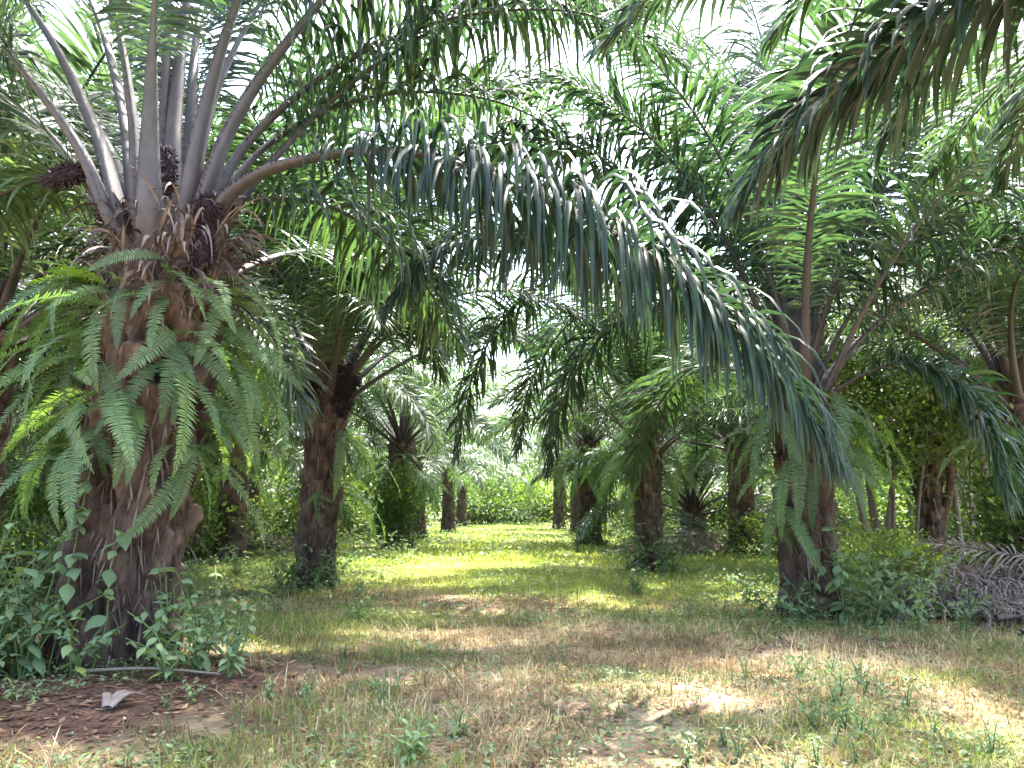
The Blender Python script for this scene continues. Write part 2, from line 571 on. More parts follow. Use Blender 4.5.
def trunk_mb(H, rb, rt, lean=(0, 0), seed=0, nz=110, na=96, bump=.09, flare=.18, stubs=16, fibres=60, cols=8, fr=.7, sl0=.12, strips=250):
    """oil palm trunk: a fibrous column covered with the overlapping bases of cut leaves"""
    r = np.random.default_rng(seed)
    mb = MB()
    z = np.linspace(-.12, H, nz)
    th = np.linspace(0, 2 * np.pi, na, endpoint=False)
    Z, TH = np.meshgrid(z, th, indexing='ij')
    f = np.clip(Z / H, 0, 1)
    rad = rb + (rt - rb) * f + flare * np.exp(-np.clip(Z, 0, 9) / .3)
    rad = rad + .10 * rt * np.exp(-((Z - H * .9) / .45) ** 2)
    rad *= np.where(Z > H - .25, np.sqrt(np.clip(1 - ((Z - H + .25) / .27) ** 2, .02, 1)), 1)
    # leaf bases in the palm's spiral
    dz = .062 * (rt / .42)
    k = int(H / dz)
    bh, bw = .21 * (rt / .42) + .03, 2 * np.pi / cols * .62
    best = np.zeros_like(Z)
    idt = np.zeros_like(Z)
    for q in range(k):
        zc = q * dz + r.normal(0, .02)
        tc = q * 2.39996 + r.normal(0, .07)
        hgt = r.uniform(.45, 1.15) * (1 if zc > H * .3 else r.uniform(.25, .9))
        dth = (TH - tc + np.pi) % (2 * np.pi) - np.pi
        dv = (Z - zc) / bh
        m = np.clip(1 - np.abs(dth) / bw * (1 + .35 * np.clip(dv, -1, 1)), 0, 1)
        shape = np.where(np.abs(dv) < 1, np.clip((dv + 1) / 1.75, 0, 1) * np.clip((1 - dv) / .22, 0, 1), 0) * np.minimum(1, m * 2.6)
        shape = shape * hgt
        idt = np.where(shape > best, r.uniform(.0, 1.), idt)
        best = np.maximum(best, shape)
    x3, y3 = np.cos(TH), np.sin(TH)
    no = fbm(x3 * 3.2, y3 * 3.2, Z * 4, 4, seed + 3) - .5
    fine = fbm(x3 * 13, y3 * 13, Z * 10, 3, seed + 8) - .5
    st = fbm(x3 * 20, y3 * 20, Z * 3.0, 2, seed + 12) - .5
    hol = np.clip(fbm(x3 * 2.6, y3 * 2.6, Z * 1.5, 3, seed + 21) - .52, 0, 1)
    rdg = np.abs(fbm(x3 * 5, y3 * 5, Z * 1.3, 3, seed + 25) - .5) * 2
    rad = rad + bump * best - hol * 1.5 * rt + rdg * .3 * rt + no * .22 * rt - .06 * rt + fine * .16 * rt + st * .09 * rt - .05 * rt
    X = rad * x3 + lean[0] * np.clip(f, 0, 1) ** 1.2
    Y = rad * y3 + lean[1] * np.clip(f, 0, 1) ** 1.2
    V = np.stack([X, Y, Z], -1).reshape(-1, 3)
    i = np.arange(nz - 1)[:, None] * na
    j = np.arange(na)[None]
    F = np.stack([i + j, i + (j + 1) % na, i + na + (j + 1) % na, i + na + j], -1).reshape(-1, 4)
    top = (nz - 1) * na + np.arange(na)
    tone = np.clip(.28 + .3 * idt * (best > .15) + .22 * best + no * .6 + fine * .5, 0, 1).ravel()
    V = np.vstack([V, [[lean[0], lean[1], H + .02]]])
    tone = np.r_[tone, .3]
    mb.add(V, F, np.stack([top, np.roll(top, -1), np.full(na, len(V) - 1)], -1), 0, tone, .5)
    # broken stubs of old leaf stalks standing proud near the top
    for q in range(stubs):
        zc = H * r.uniform(sl0, 1.0)
        tc = q * 2.39996 + r.normal(0, .2)
        low = zc < H * .66
        if low and r.random() < .8:
            continue
        o = np.array([math.cos(tc), math.sin(tc), 0])
        s = np.array([-math.sin(tc), math.cos(tc), 0])
        c = np.array([lean[0] * (zc / H) ** 1.2, lean[1] * (zc / H) ** 1.2, zc]) + o * rt * .8
        ln = r.uniform(.18, .42) * rt / .45 * (.8 if low else 1)
        out_ = .18 if low else .5
        pts = np.stack([c + o * (ln * w * out_ + (.12 * rt if low else 0)) + np.array([0, 0, ln * w]) for w in np.linspace(0, 1, 5)])
        wds = np.linspace(.17, .085, 5) * rt / .45 * r.uniform(.8, 1.2)
        t, sa, na_ = frames(pts, s)
        wds = wds * r.uniform(.75, 1.2, 5) * (.6 if low else 1)
        tube(mb, pts, sa, na_, wds, wds * .38, 8, 0, r.uniform(.15, .85))
    # torn strips of fibre lying down the trunk
    if strips:
        ks = r.integers(0, nz * na, strips)
        p0 = V[ks] * [1, 1, 1]
        o = nrm((V[ks] - np.array([lean[0] * .5, lean[1] * .5, 0])) * [1, 1, 0])
        d0 = np.stack([r.normal(0, .25, strips), r.normal(0, .25, strips), r.choice([-1., 1.], strips)], 1) + o * r.uniform(-.05, .3, strips)[:, None]
        w0 = np.cross(o, [0, 0, 1.]) + o * r.normal(0, .4, (strips, 1))
        ribbons(mb, p0 + o * .01, d0, w0, r.uniform(.08, .4, strips), r.uniform(.005, .022, strips), 4, r.uniform(.0, .5, strips), .3, r.normal(0, .8, strips), 1, r.uniform(0, .95, strips))
    # hanging dead fibres
    if fibres:
        fz = H * r.uniform(fr, 1.02, fibres)
        ft = r.uniform(0, 2 * np.pi, fibres)
        o = np.stack([np.cos(ft), np.sin(ft), 0 * ft], 1)
        p0 = np.stack([lean[0] * (fz / H) ** 1.2, lean[1] * (fz / H) ** 1.2, fz], 1) + o * (rt * 1.05 + bump * .5)
        d0 = o * r.uniform(.1, 1, fibres)[:, None] + np.array([0, 0, 1]) * r.uniform(-.6, .7, fibres)[:, None] + r.normal(0, .3, (fibres, 3))
        w0 = np.stack([-np.sin(ft), np.cos(ft), 0 * ft], 1)
        ribbons(mb, p0, d0, w0, r.uniform(.15, .55, fibres) * rt / .45, r.uniform(.012, .04, fibres), 5, r.uniform(.4, 1.3, fibres), 0., r.normal(0, 1.2, fibres), 1,
                r.uniform(0, 1, fibres))
    return mb


# ------------------------------------------------------------------ frond libraries
LIB = {'near': [], 'mid': [], 'far': []}
for i in range(13):
    e0 = 86 - 6.2 * i
    bend = 42 + 6.0 * i + random.uniform(-6, 12)
    L = 6.5 + .4 * math.sin(i * 2.1)
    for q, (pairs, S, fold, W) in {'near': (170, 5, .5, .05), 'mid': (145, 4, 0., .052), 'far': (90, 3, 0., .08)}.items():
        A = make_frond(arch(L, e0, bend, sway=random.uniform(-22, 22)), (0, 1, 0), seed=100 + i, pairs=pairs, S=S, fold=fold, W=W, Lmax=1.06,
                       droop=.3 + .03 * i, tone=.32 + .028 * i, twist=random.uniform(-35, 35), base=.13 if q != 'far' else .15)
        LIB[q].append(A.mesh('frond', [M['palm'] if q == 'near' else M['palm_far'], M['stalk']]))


def crown_fronds(root, lod, top, n=30, seed=0, scale=1., skip=None, emin=0, emax=12, rad=.22, az0=None, deadp=.0):
    """generic fronds in the palm's spiral, oldest lowest"""
    r = np.random.default_rng(seed)
    a0 = r.uniform(0, 360) if az0 is None else az0
    for i in range(n):
        az = (a0 + i * 137.508) % 360
        if skip and skip(az, i / n):
            continue
        w = i / max(n - 1, 1)
        k = int(np.clip(round(emin + (emax - emin) * w ** .85 + r.normal(0, .6)), 0, 12))
        a = R(az)
        rr = rad * (.35 + .65 * w)
        loc = (top[0] + rr * math.cos(a), top[1] + rr * math.sin(a), top[2] + .25 - .55 * w)
        link('frond', LIB[lod][k], root, loc, rot=(R(r.normal(0, 5)), R(r.normal(0, 3)), a), scale=scale * r.uniform(.86, 1.1))


def hero(root, keys, seed, tone=.4, droop=.5, Lmax=.95, W=.048, u0=.2, pairs=145, base=.15, twist=0, plum=40, mid=.03, aa=None, label=None):
    """one modelled frond of a near palm: keys are world points, stored relative to the palm"""
    K = np.asarray(keys, float) - np.array(root.location)[None]
    ch = K[-1] - K[0]
    ch[2] = 0
    if np.linalg.norm(ch) < .3:
        ch = K[-1] * [1, 1, 0]
    ch = nrm(ch)
    A, B = make_frond(K, (-ch[1], ch[0], 0), seed, pairs, 6, .5, Lmax, W, u0, droop, twist, base, tone, mid, plum, split=True, aa=aa)
    fo = link('frond', A.mesh('frond', [M['palm']]), root)
    link('stalk', B.mesh('stalk', [M['stalk']]), fo)
    if label:
        fo['label'] = label
    return fo


def palm(x, y, H, rb, rt, label, group=None, lod='mid', n=30, seed=0, lean=(0, 0), scale=1., fruit=0, trunk_kw=None, rot=0, **kw):
    root = link('oil_palm', None, None, (x, y, float(gz(x, y))), rot)
    tag(root, label, 'palm tree', group or 'oil palms of the plantation')
    tkw = dict(nz=70, na=56, stubs=34, fibres=60)
    if lod == 'far':
        tkw = dict(nz=36, na=28, stubs=10, fibres=16)
    tkw.update(trunk_kw or {})
    tm = trunk_mb(H, rb, rt, lean, seed, **tkw).mesh('trunk', [M['trunk'], M['fibre']])
    link('trunk', tm, root)
    if n:
        crown_fronds(root, lod, (lean[0], lean[1], H), n, seed, scale, **kw)
    return root


TRUNKS = {}


def far_palm(x, y, seed, label, group, scale=1., H=None):
    """far palms share a few trunk meshes"""
    k = seed % 4
    if k not in TRUNKS:
        hh = [3.2, 3.9, 4.4, 3.6][k]
        TRUNKS[k] = (hh, trunk_mb(hh, .33, .30, (0, 0), 50 + k, nz=40, na=32, stubs=24, fibres=30).mesh('trunk', [M['trunk'], M['fibre']]))
    hh, tm = TRUNKS[k]
    root = link('oil_palm', None, None, (x, y, float(gz(x, y))))
    tag(root, label, 'palm tree', group)
    link('trunk', tm, root, (0, 0, 0), rz=seed * 1.3)
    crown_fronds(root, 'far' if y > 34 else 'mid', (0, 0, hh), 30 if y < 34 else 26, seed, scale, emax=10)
    return root


# ------------------------------------------------------------------ ground
def axis(lo, hi, fine_lo, fine_hi, step):
    c = list(np.arange(fine_lo, fine_hi + 1e-6, step))
    s, v = step, fine_hi
    while v < hi:
        s *= 1.25
        v += s
        c.append(v)
    s, v = step, fine_lo
    while v > lo:
        s *= 1.25
        v -= s
        c.insert(0, v)
    return np.array(c)


def greenness(x, y):
    """where the lane is grassed: dense beyond ~11 m, patchy nearer, bare on the left foreground"""
    nz_ = fbm(x / 2.3, y / 2.3, 0, 4, 33)
    g = np.clip((y - 8.5) / 8, 0, 1) ** .8 * 1.1 + (nz_ - .5) * 2.4 * np.clip(1.6 - y / 30, .4, 1)
    g = np.where(np.abs(x) > 4.6, g - .35, g)
    return np.clip(g, 0, 1)


def bare(x, y):
    """trodden dark soil round the feet of the near palms"""
    b = np.exp(-((x + 3.0) ** 2 + (y - 5.9) ** 2) / 2.0) + .8 * np.exp(-((x - 3.8) ** 2 + (y - 9.6) ** 2) / 1.5) + .8 * np.exp(-((x + 3.4) ** 2 + (y - 13.2) ** 2) / 1.5)
    return np.clip(b * 1.5 + (fbm(x / .5, y / .5, 0, 4, 61) - .5) * 1.2 * (b > .05), 0, 1)


gx, gy = axis(-900, 900, -12, 12, .12), axis(-900, 900, 2.5, 26, .12)
GX, GY = np.meshgrid(gx, gy, indexing='ij')
GZ = gz(GX, GY)
nyy = len(gy)
i = np.arange(len(gx) - 1)[:, None] * nyy
j = np.arange(nyy - 1)[None]
mb = MB()
mb.add(np.stack([GX, GY, GZ], -1), np.stack([i + j, i + nyy + j, i + nyy + j + 1, i + j + 1], -1), None, 0, greenness(GX, GY).ravel(), bare(GX, GY).ravel())
tag(link('ground', mb.mesh('ground', [ground_mat()])), 'reddish soil with dry thatch and green grass along the lane', None, None, 'structure')


def frustum(n, y0, y1, margin=.08, seed=0, power=1.0):
    r = np.random.default_rng(seed)
    y = y0 + (y1 - y0) * r.random(n) ** power
    x = (r.random(n) * 2 - 1) * y * (.66 + margin) + 0
    return x, y, r


def blades(name, x, y, h, w, tone, S, mat, label, lean=.6, seed=0, cat=None):
    r = np.random.default_rng(seed)
    n = len(x)
    a = r.uniform(0, 2 * np.pi, n)
    p = np.stack([x, y, gz(x, y) - .005], 1)
    ln = np.abs(r.normal(0, lean, n))
    d = np.stack([np.cos(a) * ln, np.sin(a) * ln, np.ones(n)], 1)
    b = a + r.uniform(.8, 2.3, n)
    w0 = np.stack([np.cos(b), np.sin(b), 0 * b], 1)
    return p, d, w0, np.asarray(h), np.asarray(w), S, r.uniform(.1, .7, n), tone


# dry, cropped grass of the foreground
mb = MB()
x, y, r = frustum(125000, 3.3, 9.5, seed=1, power=.8)
k = (greenness(x, y) * .75 < r.random(len(x))) & (fbm(x / .45, y / .45, 0, 3, 71) > .36 + .5 * np.exp(-((x + 3) ** 2 + (y - 5.6) ** 2) / 1.6))
x, y = x[k], y[k]
tn = np.clip(.55 + (fbm(x / .9, y / .9, 0, 3, 44) - .5) * 1.6 + r.normal(0, .2, len(x)), 0, 1)
b = blades('', x, y, r.gamma(4, .019, len(x)), r.uniform(.004, .010, len(x)), tn, 3, None, '', lean=2.6, seed=2)
ribbons(mb, b[0], b[1], b[2], b[3], b[4], 3, b[6], 0, None, 0, b[7])
x, y, r = frustum(90000, 9, 17, seed=3)
k = (greenness(x, y) * .9 < r.random(len(x))) & (fbm(x / .6, y / .6, 0, 3, 71) > .42)
x, y = x[k], y[k]
tn = np.clip(.5 + (fbm(x / .9, y / .9, 0, 3, 44) - .5) * 1.6 + r.normal(0, .2, len(x)), 0, 1)
b = blades('', x, y, r.gamma(4, .018, len(x)), r.uniform(.008, .014, len(x)), tn, 2, None, '', lean=2.2, seed=4)
ribbons(mb, b[0], b[1], b[2], b[3], b[4], 2, b[6], 0, None, 0, b[7])
tag(link('dry_grass', mb.mesh('dry_grass', [M['dry']])), 'short straw coloured dry grass over the reddish foreground soil', 'grass', None, 'stuff')

# green grass
mb = MB()
x, y, r = frustum(80000, 3.3, 10, seed=5, power=.8)
k = (fbm(x / 1.1, y / 1.1, 0, 4, 91) * .9 + greenness(x, y) * .25 - .4 * np.exp(-((x + 3) ** 2 + (y - 5.6) ** 2) / 1.6) > .53)
x, y = x[k], y[k]
tn = np.clip(.35 + r.normal(0, .22, len(x)), 0, 1)
b = blades('', x, y, r.gamma(5, .013, len(x)), r.uniform(.004, .009, len(x)), tn, 3, None, '', lean=1.5, seed=6)
ribbons(mb, b[0], b[1], b[2], b[3], b[4], 3, b[6], 0, None, 0, b[7])
x, y, r = frustum(150000, 9, 20, seed=7)
k = greenness(x, y) * .95 > r.random(len(x))
x, y = x[k], y[k]
tn = np.clip(.5 + (fbm(x / 1.4, y / 1.4, 0, 3, 45) - .5) * .9 + r.normal(0, .17, len(x)), 0, 1)
b = blades('', x, y, r.gamma(5, .012, len(x)), r.uniform(.008, .016, len(x)), tn, 2, None, '', lean=.8, seed=8)
ribbons(mb, b[0], b[1], b[2], b[3], b[4], 2, b[6], 0, None, 0, b[7])
x, y, r = frustum(110000, 19, 60, seed=9, power=1.4)
k = greenness(x, y) * .95 > r.random(len(x))
x, y = x[k], y[k]
tn = np.clip(.5 + (fbm(x / 1.4, y / 1.4, 0, 3, 45) - .5) * .9 + r.normal(0, .17, len(x)), 0, 1)
b = blades('', x, y, r.gamma(5, .018, len(x)), r.uniform(.03, .05, len(x)), tn, 2, None, '', lean=.8, seed=10)
ribbons(mb, b[0], b[1], b[2], b[3], b[4], 2, b[6], 0, None, 0, b[7])
tag(link('lane_grass', mb.mesh('lane_grass', [M['grass']])), 'short yellow green grass covering the lane between the palm rows', 'grass', None, 'stuff')

# low creeping weeds and fallen leaf litter
def leaflets_on(x, y, z, sz, tone, r, mb, tilt=.5, asp=.55, mat=0, g=.5):
    n = len(x)
    a = r.uniform(0, 2 * np.pi, n)
    d = np.stack([np.cos(a), np.sin(a), r.normal(.15, tilt, n)], 1)
    w0 = np.stack([-np.sin(a), np.cos(a), r.normal(0, tilt * .6, n)], 1)
    ribbons(mb, np.stack([x, y, z], 1), d, w0, sz, sz * asp, 3, r.uniform(.0, g, n), .25, None, mat, tone, prof=[.12, 1, .8, .04])


def weed_density(x, y):
    e = np.clip((np.abs(x) - 2.0) / 2.5, 0, 1) * np.clip((y - 6) / 4, 0, 1)
    d = fbm(x / 1.3, y / 1.3, 0, 4, 57) * 1.5 - .62 + .55 * e + np.clip(fbm(x / .35, y / .35, 0, 2, 58) - .6, 0, 1) * 2.2
    for (cx, cy, s) in ((-3.5, 7.0, 1.1), (3.7, 9.9, 1.5), (-3.4, 13.7, 1.1), (2.95, 17, 1.2), (2.9, 29, 2.), (-4.6, 24, 3.), (5.2, 10.5, 1.3)):
        d = d + .6 * np.exp(-((x - cx) ** 2 + (y - cy) ** 2) / s ** 2)
    return d


mb = MB()
for (n, y0, y1, s0, s1, hz, sd_) in ((60000, 3.4, 10, .018, .05, .10, 11), (55000, 9, 22, .035, .08, .22, 12), (50000, 20, 60, .09, .18, .5, 13)):
    x, y, r = frustum(n, y0, y1, seed=sd_)
    k = weed_density(x, y) > r.random(n) * .9 + .02
    x, y = x[k], y[k]
    z = gz(x, y) + r.random(len(x)) ** 1.6 * hz * np.clip(weed_density(x, y) * 1.3, .15, 1.2)
    leaflets_on(x, y, z, r.uniform(s0, s1, len(x)), np.clip(r.normal(.5, .22, len(x)), 0, 1), r, mb)
tag(link('ground_cover', mb.mesh('ground_cover', [M['weed']])), 'low creeping green weeds along both edges of the lane', 'ground cover', None, 'stuff')
mb = MB()
x, y, r = frustum(30000, 3.3, 20, seed=15, power=1.2)
near = np.exp(-((x + 3.3) ** 2 + (y - 6.2) ** 2) / 2.2) + np.exp(-((x - 3.9) ** 2 + (y - 9.2) ** 2) / 3) + np.exp(-((x + 3.4) ** 2 + (y - 13.) ** 2) / 2)
k = r.random(len(x)) < .2 + near * 1.3
x, y = x[k], y[k]
leaflets_on(x, y, gz(x, y) + .012, r.uniform(.03, .10, len(x)), np.clip(r.normal(.42, .25, len(x)), 0, 1), r, mb, .18, .4)
tag(link('leaf_litter', mb.mesh('leaf_litter', [M['litter']])), 'brown fallen leaf litter around the foot of the palms', 'litter', None, 'stuff')

# ------------------------------------------------------------------ the near palms
# thick palm at the left
pa = palm(-3.52, 7.06, 3.92, .47, .47, 'nearest and thickest oil palm at left, its trunk covered in hanging green ferns', n=0, seed=3,
          lean=(.33, 0), trunk_kw=dict(nz=230, na=180, bump=.13, stubs=75, fibres=520, strips=1500, flare=.12, fr=.78))
A_ = lambda *k: [P(*q) for q in k]
HA = [
    (A_((208, 232, 6.75), (232, 192, 6.68), (290, 163, 6.6), (390, 150, 6.5), (480, 172, 6.4), (560, 207, 6.3), (640, 248, 6.2), (720, 312, 6.1), (790, 385, 6.0), (832, 452, 6.0)),
     dict(tone=.2, droop=2.1, Lmax=1.25, W=.046, pairs=330, base=.15, twist=8, mid=.036, u0=.24, aa=(84, 80, 55, 20), label='long frond arching across the lane, its leaflets hanging down')),
    (A_((222, 208, 7.2), (262, 199, 7.5), (320, 203, 7.9), (375, 232, 8.3), (425, 285, 8.7), (462, 350, 9.0)), dict(tone=.55, droop=1.6, Lmax=1.0, base=.1, u0=.25, pairs=150, aa=(84, 80, 60, 25))),
    (A_((212, 205, 7.1), (250, 140, 7.3), (320, 78, 7.5), (400, 35, 7.7), (490, 12, 7.9), (590, 15, 8.1), (680, 60, 8.2)), dict(tone=.35, droop=1.5, Lmax=1.1, base=.16, pairs=160, u0=.27, aa=(82, 76, 55, 20))),
    (A_((200, 210, 6.75), (232, 125, 6.75), (285, 45, 6.8), (350, -25, 6.9), (440, -70, 7.0), (560, -60, 7.1), (660, -5, 7.2)), dict(tone=.35, droop=1.3, Lmax=1.1, base=.2, pairs=160, u0=.27, aa=(82, 76, 55, 20))),
    (A_((212, 215, 7.2), (262, 150, 7.6), (340, 105, 8.1), (430, 92, 8.6), (520, 110, 9.0), (610, 170, 9.4)), dict(tone=.45, droop=1.3, Lmax=1.0, base=.13, u0=.27, pairs=150, aa=(82, 76, 55, 20))),
    (A_((187, 210, 6.7), (205, 110, 6.65), (238, 0, 6.6), (290, -120, 6.5), (370, -220, 6.4), (470, -260, 6.2)), dict(tone=.35, u0=.44, base=.2)),
    (A_((150, 225, 6.55), (150, 120, 6.45), (155, 0, 6.25), (165, -130, 5.9), (185, -260, 5.3)), dict(tone=.35, u0=.44, base=.2)),
    (A_((138, 215, 6.7), (133, 120, 6.7), (112, 0, 6.7), (70, -130, 6.7), (0, -240, 6.6)), dict(tone=.35, u0=.44, base=.19)),
    (A_((120, 215, 6.7), (95, 130, 6.75), (45, 30, 6.8), (-20, -50, 6.9), (-120, -100, 7.0), (-240, -80, 7.1)), dict(tone=.35, u0=.44, base=.19)),
    (A_((112, 222, 6.6), (80, 150, 6.5), (30, 80, 6.4), (-30, 15, 6.3), (-120, -30, 6.2), (-230, 0, 6.0)), dict(tone=.35, u0=.44, base=.19)),
    (A_((108, 225, 6.8), (75, 165, 6.9), (25, 112, 7.0), (-40, 75, 7.1), (-130, 90, 7.2), (-210, 160, 7.2)), dict(tone=.4, base=.12)),
    (A_((108, 222, 7.0), (60, 180, 7.2), (0, 195, 7.4), (-80, 240, 7.6), (-140, 330, 7.8)), dict(tone=.6, base=.07, droop=.7)),
    (A_((170, 205, 7.1), (176, 100, 7.4), (190, -20, 7.8), (215, -150, 8.4), (250, -230, 9.2)), dict(tone=.35, u0=.44, base=.17)),
    (A_((160, 205, 7.2), (165, 100, 7.4), (168, -20, 7.6), (170, -160, 8.0), (160, -260, 8.6)), dict(tone=.35, u0=.44, base=.12)),
    (A_((190, 205, 7.3), (215, 95, 7.7), (262, 0, 8.2), (330, -90, 8.8), (420, -120, 9.6)), dict(tone=.35, u0=.44, base=.17)),
    (A_((135, 200, 7.3), (120, 95, 7.7), (85, -10, 8.2), (20, -90, 8.8), (-60, -100, 9.6)), dict(tone=.35, u0=.44, base=.17)),
    (A_((128, 205, 7.3), (105, 140, 8.0), (60, 90, 9.0), (0, 80, 10.0), (-60, 130, 11.0)), dict(tone=.5, base=.12)),
]
for q, (k, kw) in enumerate(HA):
    ax = np.array([-3.2, 7.06, 3.42 + .05 * (q % 5)])
    o_ = (k[0] - ax) * [1, 1, 0]
    k = [ax + o_ * .55] + list(k)
    hero(pa, k, 300 + q, **kw)
def bunch(root, p, seed, R0, rot=(0, 0, 0), scale=(1, 1, 1)):
    o = link('fruit_bunch', fruit_bunch(seed, R0).mesh('fruit_bunch', [M['fruit']]), root, np.asarray(p) - np.array(root.location), rot=rot, scale=scale)
    return o
crown_fronds(pa, 'near', (.33, .25, 3.75), 6, 91, 1.05, skip=lambda az, w_: az > 190, emin=2, emax=7)
bunch(pa, P(68, 175, 6.7), 1, .15, (0, R(72), 0), (.75, .75, 1.35))
bunch(pa, P(166, 172, 6.7), 2, .13, (0, 0, 0), (.8, .8, 1.5))
bunch(pa, P(207, 212, 6.68), 3, .15, (0, R(30), 0))
bunch(pa, P(112, 218, 6.68), 4, .14, (0, R(-20), 0))
bunch(pa, P(203, 248, 6.68), 5, .16, (0, 0, 0), (.7, .7, 1.3))

# palm at the right of the lane
pd = palm(3.68, 9.95, 2.75, .32, .32, 'dark trunked oil palm at right of the lane with ferns hanging round its trunk', n=0, seed=5,
          lean=(.08, 0), trunk_kw=dict(nz=150, na=110, bump=.10, stubs=55, fibres=180, strips=800, flare=.1))
HD = [
    (A_((790, 388, 9.9), (735, 330, 9.6), (670, 278, 9.3), (590, 240, 9.0), (505, 236, 8.7), (435, 255, 8.5), (390, 305, 8.4)), dict(tone=.15, base=.1, droop=1.7, pairs=190, Lmax=1.05, aa=(82, 78, 55, 20))),
    (A_((800, 388, 10.2), (776, 260, 10.8), (738, 130, 11.5), (685, 40, 12.2), (620, 0, 12.8), (550, 10, 13.4)), dict(tone=.6, base=.1, droop=.6, pairs=160)),
    (A_((803, 388, 10.3), (792, 250, 11.0), (775, 110, 11.8), (745, -10, 12.8), (690, -70, 13.8)), dict(tone=.55, base=.1, droop=.6, pairs=160)),
    (A_((806, 388, 10.4), (818, 260, 11.1), (838, 120, 11.9), (880, 10, 12.8), (950, -50, 13.8)), dict(tone=.6, base=.1, droop=.6, pairs=160)),
    (A_((790, 392, 10.0), (752, 345, 10.1), (700, 312, 10.5), (640, 312, 11.0), (590, 350, 11.5), (560, 410, 11.9), (548, 470, 12.2)), dict(tone=.3, base=.09, droop=1.2, pairs=160)),
    (A_((795, 392, 9.95), (784, 310, 10.0), (781, 210, 10.15), (779, 120, 10.5), (765, 40, 11.0)), dict(tone=.35, base=.09, droop=.45, twist=40)),
    (A_((806, 390, 9.9), (826, 310, 9.7), (862, 232, 9.5), (905, 150, 9.2), (945, 95, 8.8), (985, 85, 8.2)), dict(tone=.3, base=.1, droop=.6)),
    (A_((812, 392, 9.85), (852, 312, 9.7), (915, 238, 9.5), (985, 195, 9.3), (1060, 190, 9.0), (1130, 240, 8.8)), dict(tone=.4, base=.1, droop=.7)),
    (A_((818, 395, 9.8), (865, 335, 9.6), (930, 285, 9.4), (1000, 250, 9.2), (1075, 250, 9.0), (1130, 300, 8.8)), dict(tone=.35, base=.1, droop=.75)),
    (A_((824, 398, 9.75), (868, 372, 9.5), (915, 362, 9.2), (960, 385, 9.0), (990, 432, 8.8), (1010, 500, 8.7)), dict(tone=.3, base=.09, droop=.6, Lmax=.85)),
    (A_((790, 392, 9.9), (742, 316, 9.7), (690, 252, 9.6), (610, 166, 9.5), (545, 140, 9.4), (470, 150, 9.3), (405, 200, 9.2)), dict(tone=.3, base=.1, droop=1.1, pairs=160)),
    (A_((786, 392, 10.1), (725, 322, 10.7), (645, 275, 11.2), (565, 272, 11.7), (505, 318, 12.1), (470, 385, 12.3), (455, 455, 12.4)), dict(tone=.3, base=.1, droop=1.3, pairs=150)),
    (A_((788, 395, 10.2), (705, 330, 11.2), (625, 305, 12.4), (568, 325, 13.4), (530, 385, 14.0), (515, 455, 14.3)), dict(tone=.3, base=.1, droop=.7)),
    (A_((800, 388, 10.2), (792, 270, 10.8), (770, 150, 11.6), (720, 60, 12.6), (650, 20, 13.6)), dict(tone=.4, base=.09)),
    (A_((810, 388, 10.2), (835, 270, 10.9), (885, 160, 11.8), (960, 90, 12.8), (1050, 80, 13.8)), dict(tone=.45, base=.09)),
    (A_((800, 396, 9.7), (785, 330, 9.0), (770, 280, 8.2), (750, 270, 7.5), (735, 320, 6.9)), dict(tone=.3, base=.09, droop=.7)) if False else
    (A_((815, 390, 10.2), (870, 330, 11.0), (950, 280, 12.0), (1040, 270, 13.0), (1110, 320, 13.8)), dict(tone=.5, base=.09)),
    (A_((790, 398, 10.3), (740, 370, 11.3), (690, 370, 12.4), (650, 420, 13.3), (630, 480, 13.8)), dict(tone=.55, base=.08)),
    (A_((792, 390, 10.1), (750, 292, 10.2), (695, 195, 10.4), (625, 112, 10.6), (550, 82, 10.8), (475, 100, 11), (410, 155, 11.2)), dict(tone=.4, base=.1, droop=1.0, pairs=160)),
    (A_((796, 388, 10.3), (760, 270, 10.8), (700, 140, 11.4), (630, 50, 12.2), (540, 10, 13), (450, 20, 13.8)), dict(tone=.5, base=.1, droop=.8)),
]
for q, (k, kw) in enumerate(HD):
    hero(pd, k, 400 + q, **kw)
crown_fronds(pd, 'near', (.08, 0, 2.75), 9, 88, .95, emin=0, emax=4)
bunch(pd, P(790, 402, 9.6), 6, .17)

# palm beyond the thick one, at the left of the lane
pb_ = palm(-3.42, 13.75, 3.4, .31, .31, 'oil palm with shaggy brown trunk just beyond the thick fern covered palm', lod='near', n=26, seed=12, emax=8, scale=.95,
           lean=(.12, 0), trunk_kw=dict(nz=130, na=90, bump=.09, stubs=55, fibres=140, strips=500, flare=.1), rad=.25)
for q, (k, kw) in enumerate([
    (A_((335, 385, 13.75), (362, 280, 13.6), (405, 170, 13.3), (465, 95, 12.9), (540, 75, 12.5), (620, 120, 12.0)), dict(tone=.45, base=.1, droop=.8)),
    (A_((330, 385, 13.75), (345, 250, 13.6), (372, 120, 13.3), (415, 35, 12.9), (475, 5, 12.4), (540, 25, 12.0)), dict(tone=.5, base=.1, droop=.7)),
    (A_((340, 388, 13.7), (385, 310, 13.9), (440, 245, 14.2), (505, 225, 14.6), (565, 260, 15.0), (600, 320, 15.3)), dict(tone=.6, base=.1, droop=.9)),
    (A_((322, 385, 13.8), (305, 270, 14.3), (275, 170, 15.0), (225, 110, 15.8), (160, 110, 16.5)), dict(tone=.6, base=.1, droop=.8))]):
    hero(pb_, k, 450 + q, **kw)
bunch(pb_, P(305, 392, 13.4), 7, .22, (0, 0, 0), (1.2, 1, .8))
bunch(pb_, P(347, 380, 13.4), 8, .24)
bunch(pb_, P(342, 402, 13.45), 9, .2)

